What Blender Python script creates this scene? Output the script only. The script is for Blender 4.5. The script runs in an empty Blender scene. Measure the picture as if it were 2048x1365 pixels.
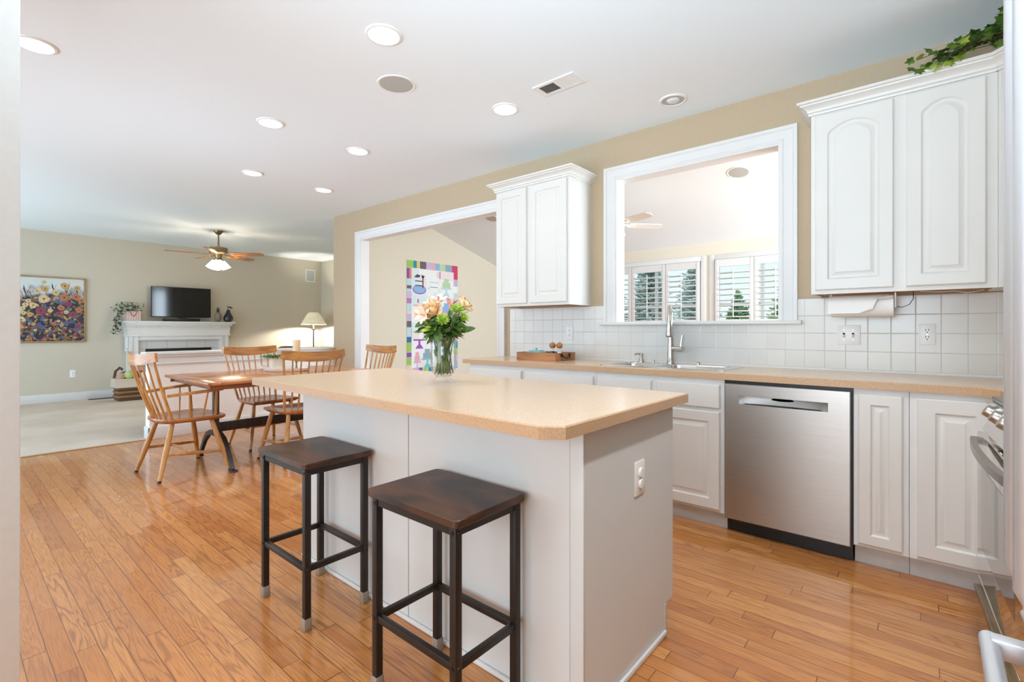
import bpy, bmesh, math, random
from mathutils import Vector, Matrix
from math import pi, sin, cos, radians

# ------------------------------------------------------------------ camera, sky, exposure
SC = bpy.context.scene
COL = SC.collection
HC = 1.165            # camera height
FPX = 973.0           # focal length in pixels of the 2048 px wide frame
YAW = radians(40.3)
cd = bpy.data.cameras.new('camera')
cam = bpy.data.objects.new('camera', cd)
COL.objects.link(cam)
cam.location = (0, 0, HC)
cam.rotation_euler = (pi / 2, 0, YAW)
cd.sensor_fit = 'HORIZONTAL'
cd.sensor_width = 36.0
cd.lens = 36.0 * FPX / 2048.0
cd.shift_y = -(682.5 - 659.0) / 2048.0
cd.clip_start = 0.02
cd.clip_end = 300
SC.camera = cam

SC.view_settings.view_transform = 'Standard'
SC.view_settings.look = 'None'
SC.view_settings.gamma = 1.0
SC.view_settings.use_curve_mapping = False
SC.view_settings.exposure = 0.06
SC.cycles.use_denoising = True
SC.cycles.max_bounces = 10
SC.cycles.diffuse_bounces = 5
SC.cycles.glossy_bounces = 4
SC.cycles.transparent_max_bounces = 16
SC.cycles.sample_clamp_indirect = 6.0
SC.cycles.caustics_reflective = False
SC.cycles.caustics_refractive = False

SKY_STRENGTH = 1.15
DOWNLIGHT = 14.0
SPOT_WATTS = 36.0
FAN_LIGHT = 40.0
LAMP_LIGHT = 60.0

w = bpy.data.worlds.new('sky')
SC.world = w
w.use_nodes = True
nt = w.node_tree
nt.nodes.clear()
wo = nt.nodes.new('ShaderNodeOutputWorld')
bg = nt.nodes.new('ShaderNodeBackground')
tcw = nt.nodes.new('ShaderNodeTexCoord')
sep = nt.nodes.new('ShaderNodeSeparateXYZ')
rmp = nt.nodes.new('ShaderNodeValToRGB')
rmp.color_ramp.elements[0].position = 0.0
rmp.color_ramp.elements[0].color = (0.80, 0.90, 1.0, 1)
rmp.color_ramp.elements[1].position = 0.5
rmp.color_ramp.elements[1].color = (0.62, 0.80, 1.0, 1)
nt.links.new(tcw.outputs['Generated'], sep.inputs[0])
nt.links.new(sep.outputs['Z'], rmp.inputs[0])
nt.links.new(rmp.outputs[0], bg.inputs['Color'])
bg.inputs['Strength'].default_value = SKY_STRENGTH
nt.links.new(bg.outputs[0], wo.inputs[0])


def area_light(name, loc, target, sx, sy, watts, color, spread=180):
    """Rectangular area light"""
    ld = bpy.data.lights.new(name, 'AREA')
    ld.shape = 'RECTANGLE'
    ld.size, ld.size_y = sx, sy
    ld.energy = watts
    ld.color = color
    ld.spread = radians(spread)
    o = bpy.data.objects.new(name, ld)
    o.location = loc
    o.rotation_euler = (Vector(target) - Vector(loc)).to_track_quat('-Z', 'Y').to_euler()
    COL.objects.link(o)
    return o


# living room window daylight; added unseen fills behind the camera and beside the sunroom
area_light('kitchen_fill_light', (-0.9, -2.9, 1.2), (-1.7, 1.6, 1.6), 3.4, 2.2, 72, (0.93, 0.97, 1.0))
area_light('living_window_daylight', (-7.6, -2.4, 1.2), (-7.8, 2.6, 2.6), 4.6, 2.2, 132, (0.56, 0.80, 1.0))
area_light('sunroom_side_fill', (2.3, 5.3, 1.5), (-5.0, 5.0, 2.2), 2.8, 2.4, 350, (0.72, 0.87, 1.0))
# added unseen lamps bounced off the ceiling, in the kitchen and by the dining room
area_light('bounce_kitchen', (-0.3, -0.35, 1.45), (-0.8, 1.3, 2.72), 1.0, 0.7, 36, (0.62, 0.83, 1.0), 110)
area_light('dining_bounce', (-4.3, -2.3, 0.5), (-4.1, 2.4, 2.72), 2.4, 1.0, 11, (0.60, 0.82, 1.0), 46)
sun = bpy.data.lights.new('sun', 'SUN')
sun.energy = 3.0
sun.angle = radians(2)
sun.color = (1.0, 0.96, 0.9)
so = bpy.data.objects.new('sun', sun)
so.rotation_euler = Vector((-0.15, 0.5, -0.85)).to_track_quat('-Z', 'Y').to_euler()
COL.objects.link(so)

# ------------------------------------------------------------------ materials
def lin(c):
    c = c / 255.0
    return c / 12.92 if c <= 0.04045 else ((c + 0.055) / 1.055) ** 2.4


def C(r, g, b):
    return (lin(r), lin(g), lin(b), 1.0)


class NT:
    def __init__(self, name):
        self.m = bpy.data.materials.new(name)
        self.m.use_nodes = True
        self.t = self.m.node_tree
        self.b = self.t.nodes['Principled BSDF']

    def n(self, kind, **kw):
        x = self.t.nodes.new('ShaderNode' + kind)
        for k, v in kw.items():
            setattr(x, k, v)
        return x

    def l(self, a, b):
        self.t.links.new(a, b)

    def math(self, op, a, b=None, c=None):
        x = self.n('Math', operation=op)
        for i, v in enumerate((a, b, c)):
            if v is None:
                continue
            if isinstance(v, (int, float)):
                x.inputs[i].default_value = v
            else:
                self.l(v, x.inputs[i])
        return x.outputs[0]

    def ramp(self, fac, stops):
        r = self.n('ValToRGB')
        e = r.color_ramp.elements
        while len(e) < len(stops):
            e.new(0.5)
        for i, (p, c) in enumerate(stops):
            e[i].position = p
            e[i].color = c
        self.l(fac, r.inputs[0])
        return r.outputs[0]

    def mix(self, fac, a, b, mode='MIX'):
        x = self.n('MixRGB', blend_type=mode)
        for i, v in enumerate((fac, a, b)):
            if isinstance(v, (int, float)):
                x.inputs[i].default_value = v
            elif isinstance(v, tuple):
                x.inputs[i].default_value = v
            else:
                self.l(v, x.inputs[i])
        return x.outputs[0]

    def bump(self, h, s=0.2, d=0.002):
        x = self.n('Bump')
        x.inputs['Strength'].default_value = s
        x.inputs['Distance'].default_value = d
        self.l(h, x.inputs['Height'])
        self.l(x.outputs[0], self.b.inputs['Normal'])


def mat(name, rgb, rough=0.5, metal=0.0, var=0.06, scale=12.0, bump=0.0, spec=0.5, coat=0.0, emit=None, estr=0.0, sub=0.0):
    """A paint / plastic / metal with a slight procedural mottle."""
    k = NT(name)
    b = k.b
    tc = k.n('TexCoord')
    no = k.n('TexNoise')
    no.inputs['Scale'].default_value = scale
    no.inputs['Detail'].default_value = 3
    k.l(tc.outputs['Object'], no.inputs['Vector'])
    c = C(*rgb)
    lo = tuple(min(1, v * (1 - var)) for v in c[:3]) + (1,)
    hi = tuple(min(1, v * (1 + var)) for v in c[:3]) + (1,)
    k.l(k.ramp(no.outputs['Fac'], [(0.3, lo), (0.7, hi)]), b.inputs['Base Color'])
    b.inputs['Roughness'].default_value = rough
    b.inputs['Metallic'].default_value = metal
    b.inputs['Specular IOR Level'].default_value = spec
    b.inputs['Coat Weight'].default_value = coat
    if bump:
        k.bump(no.outputs['Fac'], bump)
    if emit:
        b.inputs['Emission Color'].default_value = C(*emit)
        b.inputs['Emission Strength'].default_value = estr
    if sub:
        b.inputs['Subsurface Weight'].default_value = sub
        b.inputs['Subsurface Radius'].default_value = (0.02, 0.02, 0.02)
    return k.m


def wood(name, dark, light, axis='x', scale=1.0, rough=0.35, coat=0.0, streak=14.0):
    k = NT(name)
    tc = k.n('TexCoord')
    mp = k.n('Mapping')
    s = {'x': (1.2, streak, streak), 'y': (streak, 1.2, streak), 'z': (streak, streak, 1.2)}[axis]
    mp.inputs['Scale'].default_value = tuple(v * scale for v in s)
    k.l(tc.outputs['Object'], mp.inputs[0])
    n1 = k.n('TexNoise')
    n1.inputs['Scale'].default_value = 2.2
    n1.inputs['Detail'].default_value = 6
    n1.inputs['Distortion'].default_value = 0.6
    k.l(mp.outputs[0], n1.inputs['Vector'])
    n2 = k.n('TexNoise')
    n2.inputs['Scale'].default_value = 1.7
    k.l(tc.outputs['Object'], n2.inputs['Vector'])
    f = k.math('ADD', k.math('MULTIPLY', n1.outputs['Fac'], 0.75), k.math('MULTIPLY', n2.outputs['Fac'], 0.25))
    k.l(k.ramp(f, [(0.36, C(*dark)), (0.62, C(*light))]), k.b.inputs['Base Color'])
    k.b.inputs['Roughness'].default_value = rough
    k.b.inputs['Coat Weight'].default_value = coat
    k.b.inputs['Coat Roughness'].default_value = 0.12
    k.bump(n1.outputs['Fac'], 0.08)
    return k.m


def oak_floor():
    k = NT('oak_strip_floor')
    g = k.n('NewGeometry')
    s = k.n('SeparateXYZ')
    k.l(g.outputs['Position'], s.inputs[0])
    X, Y = s.outputs[0], s.outputs[1]
    W = 0.0635
    v = k.math('DIVIDE', Y, W)
    row = k.math('FLOOR', v)
    fv = k.math('SUBTRACT', v, row)
    wn = k.n('TexWhiteNoise', noise_dimensions='1D')
    k.l(row, wn.inputs['W'])
    off = k.math('MULTIPLY', wn.outputs['Value'], 7.0)
    # plank length varies by row
    u = k.math('ADD', k.math('DIVIDE', X, k.math('ADD', 0.55, k.math('MULTIPLY', wn.outputs['Value'], 0.5))), off)
    col = k.math('FLOOR', u)
    fu = k.math('SUBTRACT', u, col)
    idv = k.n('CombineXYZ')
    k.l(row, idv.inputs[0])
    k.l(col, idv.inputs[1])
    wn2 = k.n('TexWhiteNoise', noise_dimensions='3D')
    k.l(idv.outputs[0], wn2.inputs['Vector'])
    # grain: coordinates shifted per plank, stretched along the plank
    gv = k.n('CombineXYZ')
    k.l(k.math('ADD', k.math('MULTIPLY', X, 1.5), k.math('MULTIPLY', wn2.outputs['Value'], 31.0)), gv.inputs[0])
    k.l(k.math('ADD', k.math('MULTIPLY', Y, 17.0), k.math('MULTIPLY', wn.outputs['Value'], 17.0)), gv.inputs[1])
    no = k.n('TexNoise')
    no.inputs['Scale'].default_value = 1.0
    no.inputs['Detail'].default_value = 2.5
    no.inputs['Distortion'].default_value = 0.35
    k.l(gv.outputs[0], no.inputs['Vector'])
    # cathedral rings = contour lines of the noise
    rc_ = k.n('SeparateXYZ')
    k.l(wn2.outputs['Color'], rc_.inputs[0])
    ring = k.math('SINE', k.math('MULTIPLY', no.outputs['Fac'], k.math('ADD', 34.0, k.math('MULTIPLY', rc_.outputs[1], 70.0))))
    ring = k.math('MULTIPLY', k.math('ADD', ring, 1.0), 0.5)
    ring = k.math('POWER', ring, 3.0)
    gv2 = k.n('CombineXYZ')
    k.l(k.math('MULTIPLY', X, 9.0), gv2.inputs[0])
    k.l(k.math('MULTIPLY', Y, 260.0), gv2.inputs[1])
    nf = k.n('TexNoise')
    nf.inputs['Scale'].default_value = 1.0
    nf.inputs['Detail'].default_value = 3
    k.l(gv2.outputs[0], nf.inputs['Vector'])
    base = k.ramp(wn2.outputs['Value'], [(0.0, C(186, 116, 58)), (0.3, C(204, 136, 74)), (0.55, C(212, 146, 82)),
                                         (0.8, C(198, 126, 60)), (1.0, C(224, 161, 96))])
    c = k.mix(k.math('MULTIPLY', ring, k.math('ADD', 0.14, k.math('MULTIPLY', rc_.outputs[2], 0.5))), base, C(134, 74, 34))
    c = k.mix(k.ramp(nf.outputs['Fac'], [(0.42, (0, 0, 0, 1)), (0.72, (.55, .55, .55, 1))]), c, C(150, 88, 42))
    eu = k.math('MINIMUM', fu, k.math('SUBTRACT', 1.0, fu))
    ev = k.math('MINIMUM', fv, k.math('SUBTRACT', 1.0, fv))
    gap = k.math('MAXIMUM', k.math('LESS_THAN', eu, 0.0022), k.math('LESS_THAN', ev, 0.022))
    c = k.mix(k.math('MULTIPLY', gap, 0.72), c, C(74, 42, 24))
    k.l(c, k.b.inputs['Base Color'])
    k.b.inputs['Roughness'].default_value = 0.28
    k.b.inputs['Coat Weight'].default_value = 0.55
    k.b.inputs['Coat Roughness'].default_value = 0.06
    h = k.math('SUBTRACT', k.math('MULTIPLY', no.outputs['Fac'], 0.5), k.math('MULTIPLY', gap, 0.8))
    k.bump(h, 0.18, 0.002)
    return k.m


def tiles(name, plane, size, off, tile, grout, width=0.0022, rough=0.25, var=0.03):
    k = NT(name)
    g = k.n('NewGeometry')
    s = k.n('SeparateXYZ')
    k.l(g.outputs['Position'], s.inputs[0])
    a = s.outputs['XYZ'.index(plane[0])]
    b = s.outputs['XYZ'.index(plane[1])]
    d = []
    cells = []
    for v, o in ((a, off[0]), (b, off[1])):
        q = k.math('DIVIDE', k.math('SUBTRACT', v, o), size)
        fl = k.math('FLOOR', q)
        fr = k.math('SUBTRACT', q, fl)
        d.append(k.math('MINIMUM', fr, k.math('SUBTRACT', 1.0, fr)))
        cells.append(fl)
    e = k.math('MINIMUM', d[0], d[1])
    gl = k.math('LESS_THAN', e, width / size)
    cv = k.n('CombineXYZ')
    k.l(cells[0], cv.inputs[0])
    k.l(cells[1], cv.inputs[1])
    wn = k.n('TexWhiteNoise', noise_dimensions='3D')
    k.l(cv.outputs[0], wn.inputs['Vector'])
    t = C(*tile)
    lo = tuple(x * (1 - var) for x in t[:3]) + (1,)
    hi = tuple(min(1, x * (1 + var)) for x in t[:3]) + (1,)
    c = k.mix(gl, k.ramp(wn.outputs['Value'], [(0, lo), (1, hi)]), C(*grout))
    k.l(c, k.b.inputs['Base Color'])
    k.b.inputs['Roughness'].default_value = rough
    hgt = k.math('MINIMUM', k.math('MULTIPLY', e, size / (width * 2.2)), 1.0)
    k.bump(hgt, 0.5, 0.0015)
    return k.m


def steel(name, rgb, rough=0.28, streak='z', aniso=0.6, bmp=0.03):
    k = NT(name)
    tc = k.n('TexCoord')
    mp = k.n('Mapping')
    mp.inputs['Scale'].default_value = {'z': (2, 2, 240), 'x': (240, 240, 2), 'v': (240, 2, 2)}[streak]
    k.l(tc.outputs['Object'], mp.inputs[0])
    no = k.n('TexNoise')
    no.inputs['Scale'].default_value = 1.5
    no.inputs['Detail'].default_value = 3
    k.l(mp.outputs[0], no.inputs['Vector'])
    c = C(*rgb)
    k.l(k.ramp(no.outputs['Fac'], [(0.3, tuple(v * .93 for v in c[:3]) + (1,)), (0.7, tuple(min(1, v * 1.06) for v in c[:3]) + (1,))]),
        k.b.inputs['Base Color'])
    k.b.inputs['Metallic'].default_value = 1.0 if 'fridge' not in name else 0.75
    k.b.inputs['Roughness'].default_value = rough
    k.b.inputs['Anisotropic'].default_value = aniso
    k.bump(no.outputs['Fac'], bmp, 0.0005)
    return k.m


def speckle(name, rgb, rough=0.3, amt=0.12, scale=260):
    k = NT(name)
    tc = k.n('TexCoord')
    no = k.n('TexNoise')
    no.inputs['Scale'].default_value = scale
    no.inputs['Detail'].default_value = 2
    k.l(tc.outputs['Object'], no.inputs['Vector'])
    c = C(*rgb)
    lo = tuple(v * (1 - amt) for v in c[:3]) + (1,)
    hi = tuple(min(1, v * (1 + amt)) for v in c[:3]) + (1,)
    k.l(k.ramp(no.outputs['Fac'], [(0.35, lo), (0.65, hi)]), k.b.inputs['Base Color'])
    k.b.inputs['Roughness'].default_value = rough
    return k.m


def carpet_mat():
    k = NT('beige_carpet')
    g = k.n('NewGeometry')
    a = k.n('TexNoise')
    a.inputs['Scale'].default_value = 1.6
    a.inputs['Detail'].default_value = 3
    k.l(g.outputs['Position'], a.inputs['Vector'])
    b = k.n('TexNoise')
    b.inputs['Scale'].default_value = 220
    k.l(g.outputs['Position'], b.inputs['Vector'])
    f = k.math('ADD', k.math('MULTIPLY', a.outputs['Fac'], 0.6), k.math('MULTIPLY', b.outputs['Fac'], 0.4))
    k.l(k.ramp(f, [(0.35, C(196, 178, 160)), (0.65, C(216, 202, 187))]), k.b.inputs['Base Color'])
    k.b.inputs['Roughness'].default_value = 0.95
    k.b.inputs['Specular IOR Level'].default_value = 0.1
    k.bump(b.outputs['Fac'], 0.6, 0.004)
    return k.m


def clear_glass(name, tint=(1, 1, 1), ior=1.45, extra=0.0):
    """Thin clear glass: see-through with a Fresnel reflection."""
    k = NT(name)
    k.t.nodes.remove(k.b)
    out = k.t.nodes['Material Output']
    tr = k.n('BsdfTransparent')
    tr.inputs[0].default_value = tint + (1,)
    gl = k.n('BsdfGlossy')
    gl.inputs['Roughness'].default_value = 0.02
    lw = k.n('LayerWeight')
    mx = k.n('MixShader')
    f0 = ((ior - 1) / (ior + 1)) ** 2 + extra
    f = k.math('ADD', k.math('MULTIPLY', k.math('POWER', lw.outputs['Facing'], 5.0), 0.8), f0)
    k.l(f, mx.inputs[0])
    k.l(tr.outputs[0], mx.inputs[1])
    k.l(gl.outputs[0], mx.inputs[2])
    k.l(mx.outputs[0], out.inputs[0])
    return k.m


def leafy(name, a, b, scale=30, rough=0.45, trans=0.0):
    k = NT(name)
    tc = k.n('TexCoord')
    no = k.n('TexNoise')
    no.inputs['Scale'].default_value = scale
    no.inputs['Detail'].default_value = 2
    k.l(tc.outputs['Object'], no.inputs['Vector'])
    k.l(k.ramp(no.outputs['Fac'], [(0.35, C(*a)), (0.65, C(*b))]), k.b.inputs['Base Color'])
    k.b.inputs['Roughness'].default_value = rough
    return k.m


M = {}
M['wall'] = mat('warm_beige_wall_paint', (190, 170, 143), 0.85, var=0.02, scale=60, bump=0.03, spec=0.25)
M['wall_liv'] = mat('greige_wall_paint', (204, 195, 177), 0.85, var=0.02, scale=60, bump=0.03, spec=0.25)
M['wall_sun'] = mat('cream_wall_paint', (232, 225, 207), 0.85, var=0.015, scale=60, bump=0.03, spec=0.25)
M['half'] = mat('pale_wall_paint', (246, 243, 240), 0.85, var=0.02, scale=60, bump=0.03, spec=0.25)
M['ceil'] = mat('white_ceiling_paint', (240, 249, 254), 0.92, var=0.008, scale=90, bump=0.05, spec=0.15)
M['trim'] = mat('white_trim_paint', (226, 225, 223), 0.4, var=0.012, scale=8)
M['jamb'] = mat('offwhite_wall_paint', (232, 237, 237), 0.7, var=0.015, scale=40, bump=0.03)
M['cab'] = mat('white_thermofoil', (222, 219, 213), 0.38, var=0.012, scale=5)
M['cabframe'] = mat('white_melamine', (226, 225, 222), 0.45, var=0.02, scale=9)
M['toe'] = mat('pale_grey_toe_kick', (205, 205, 203), 0.55, var=0.06, scale=14)
M['island'] = mat('painted_island_panel', (216, 218, 217), 0.5, var=0.012, scale=6, bump=0.02)
M['cabunder'] = wood('raw_cabinet_underside', (168, 112, 58), (200, 145, 86), 'x', rough=0.6)
M['counter'] = speckle('sand_laminate_worktop', (216, 188, 158), 0.22, 0.10)
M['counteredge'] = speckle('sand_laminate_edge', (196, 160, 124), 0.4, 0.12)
M['floor'] = oak_floor()
M['carpet'] = carpet_mat()
M['tile'] = tiles('white_square_tile', 'XZ', 0.108, (-0.038, 0.925), (220, 217, 211), (203, 200, 194), 0.0016)
M['hearthtile'] = tiles('pale_grey_hearth_tile', 'YZ', 0.305, (2.37, 0.82), (206, 206, 206), (150, 150, 150), rough=0.3)
M['steel'] = steel('brushed_stainless', (178, 175, 171), 0.34, 'z', 0.0, 0.35)
M['steel_h'] = steel('polished_stainless', (205, 203, 200), 0.14, 'z', 0.0)
M['steel_fridge'] = mat('satin_fridge_steel', (206, 208, 212), 0.36, metal=0.6, var=0.01, scale=4)
M['steel_mirror'] = steel('mirror_range_steel', (214, 211, 206), 0.06, 'z', 0.0)
M['nickel'] = steel('brushed_nickel', (190, 186, 180), 0.25, 'z', 0.2)
M['black'] = mat('black_plastic', (14, 13, 13), 0.4, var=0.1)
M['blackgloss'] = mat('black_glossy_screen', (8, 10, 12), 0.08, var=0.05)
M['dark'] = mat('dark_void', (20, 18, 16), 0.8)
M['stoolmetal'] = mat('dark_bronze_metal', (44, 36, 31), 0.45, metal=0.3, var=0.12, scale=30)
M['stoolwood'] = wood('rustic_brown_board', (30, 19, 13), (90, 56, 34), 'x', 1.6, rough=0.40, streak=2.2)
M['footcap'] = mat('grey_rubber', (150, 138, 126), 0.6, var=0.1, scale=40)
M['chair'] = wood('honey_cherry_wood', (174, 116, 56), (216, 164, 98), 'z', 1.0, rough=0.3, coat=0.2, streak=10)
M['chairx'] = wood('honey_cherry_crest', (164, 104, 50), (206, 150, 88), 'x', 1.0, rough=0.3, coat=0.2, streak=12)
M['chairseat'] = wood('honey_cherry_seat', (150, 88, 44), (190, 124, 68), 'y', 1.0, rough=0.25, coat=0.3, streak=10)
M['table'] = wood('cherry_table_top', (158, 92, 50), (196, 130, 80), 'y', 1.0, rough=0.26, coat=0.25, streak=9)
M['iron'] = mat('grey_cast_iron', (66, 64, 63), 0.4, metal=0.4, var=0.1, scale=25)
M['white'] = mat('white_plastic', (240, 240, 238), 0.35, var=0.01)
M['bulb'] = mat('lit_downlight_lens', (255, 255, 255), 0.5, emit=(255, 252, 248), estr=DOWNLIGHT)
M['unlit'] = mat('unlit_frosted_lens', (222, 226, 228), 0.4, var=0.02)
M['grille'] = mat('grey_speaker_grille', (184, 186, 182), 0.7, var=0.08, scale=300)
M['brass'] = mat('antique_brass', (142, 122, 92), 0.3, metal=0.9, var=0.12, scale=20)
M['goldframe'] = mat('gilt_frame', (166, 134, 88), 0.4, metal=0.4, var=0.15, scale=30)
M['blade'] = wood('cherry_fan_blade', (140, 84, 44), (182, 122, 70), 'x', 1.0, rough=0.3, streak=10)
M['fanshade'] = mat('lit_frosted_glass', (255, 255, 255), 0.5, emit=(255, 236, 205), estr=FAN_LIGHT)
M['lampshade'] = mat('parchment_lampshade', (232, 220, 190), 0.8, var=0.08, scale=14, emit=(240, 226, 190), estr=0.25)
M['lampbulb'] = mat('lit_lamp_bulb', (255, 255, 255), 0.5, emit=(255, 246, 232), estr=LAMP_LIGHT * 30)
M['candle'] = mat('ivory_candle_wax', (240, 222, 186), 0.5, var=0.04, sub=0.3)
M['ceramic'] = mat('cream_ceramic', (232, 222, 204), 0.4, var=0.03)
M['whiteware'] = mat('white_enamel', (240, 238, 233), 0.25, var=0.02)
M['teal'] = mat('teal_glaze', (128, 186, 184), 0.2, var=0.08)
M['traywood'] = wood('reclaimed_tray_wood', (134, 84, 46), (186, 128, 80), 'x', 1.0, rough=0.6)
M['millwood'] = wood('mill_head_wood', (150, 92, 44), (196, 138, 80), 'z', 3.0, rough=0.3)
M['pepper'] = speckle('peppercorns', (54, 48, 44), 0.7, 0.6, 400)
M['salt'] = mat('white_salt', (238, 238, 236), 0.8)
M['glass'] = clear_glass('clear_vase_glass', (0.985, 0.99, 0.985), 1.45, 0.01)
M['pane'] = clear_glass('window_pane_glass', (0.96, 0.98, 0.98), 1.2)
M['water'] = clear_glass('vase_water', (0.95, 0.96, 0.91), 1.15)
M['stem'] = leafy('flower_stem_green', (62, 88, 36), (104, 130, 58))
M['leaf'] = leafy('glossy_leaf_green', (52, 82, 34), (104, 138, 56), 40, 0.35)
M['lime'] = leafy('lime_petal', (168, 200, 66), (206, 224, 112), 60)
M['peach'] = leafy('peach_petal', (242, 202, 150), (252, 226, 184), 25, 0.6)
M['blush'] = leafy('blush_petal', (238, 206, 186), (250, 232, 218), 60, 0.6)
M['pinkc'] = leafy('pink_throat', (206, 110, 112), (232, 160, 150), 60, 0.6)
M['ivy'] = leafy('ivy_green', (40, 66, 26), (96, 130, 50), 18, 0.4)
M['ivylight'] = leafy('ivy_lime', (126, 154, 52), (168, 184, 78), 18, 0.4)
M['twig'] = mat('brown_twig', (92, 66, 44), 0.8)
M['spruce'] = leafy('spruce_needles', (86, 126, 96), (150, 182, 146), 3.0, 0.8)
M['pine'] = leafy('blue_pine_needles', (120, 146, 144), (198, 212, 208), 3.0, 0.8)
M['bark'] = mat('grey_bark', (120, 110, 102), 0.9, var=0.2, scale=20)
M['lawn'] = mat('winter_lawn', (140, 150, 104), 0.95, var=0.15, scale=2)
M['wicker'] = mat('brown_wicker', (96, 68, 44), 0.8, var=0.4, scale=120, bump=0.4)
M['wickerlight'] = mat('pale_wicker', (204, 190, 172), 0.8, var=0.2, scale=160, bump=0.4)
M['wickerdark'] = mat('woven_cane', (142, 108, 74), 0.8, var=0.4, scale=120, bump=0.4)
M['rope'] = mat('rose_rope', (186, 120, 96), 0.8)
M['leather'] = mat('dark_brown_leather', (58, 44, 38), 0.45, var=0.1, scale=20)
M['darkwood'] = wood('dark_espresso_wood', (30, 22, 20), (56, 42, 36), 'z', 1.0, rough=0.4)
M['paper'] = mat('white_paper_towel', (240, 238, 234), 0.95, var=0.02, scale=50, bump=0.1)
M['fleshpear'] = mat('black_glazed_pear', (38, 36, 42), 0.25, var=0.1)
M['pineapple'] = mat('grey_pineapple_skin', (124, 112, 96), 0.6, var=0.35, scale=80, bump=0.5)

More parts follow.
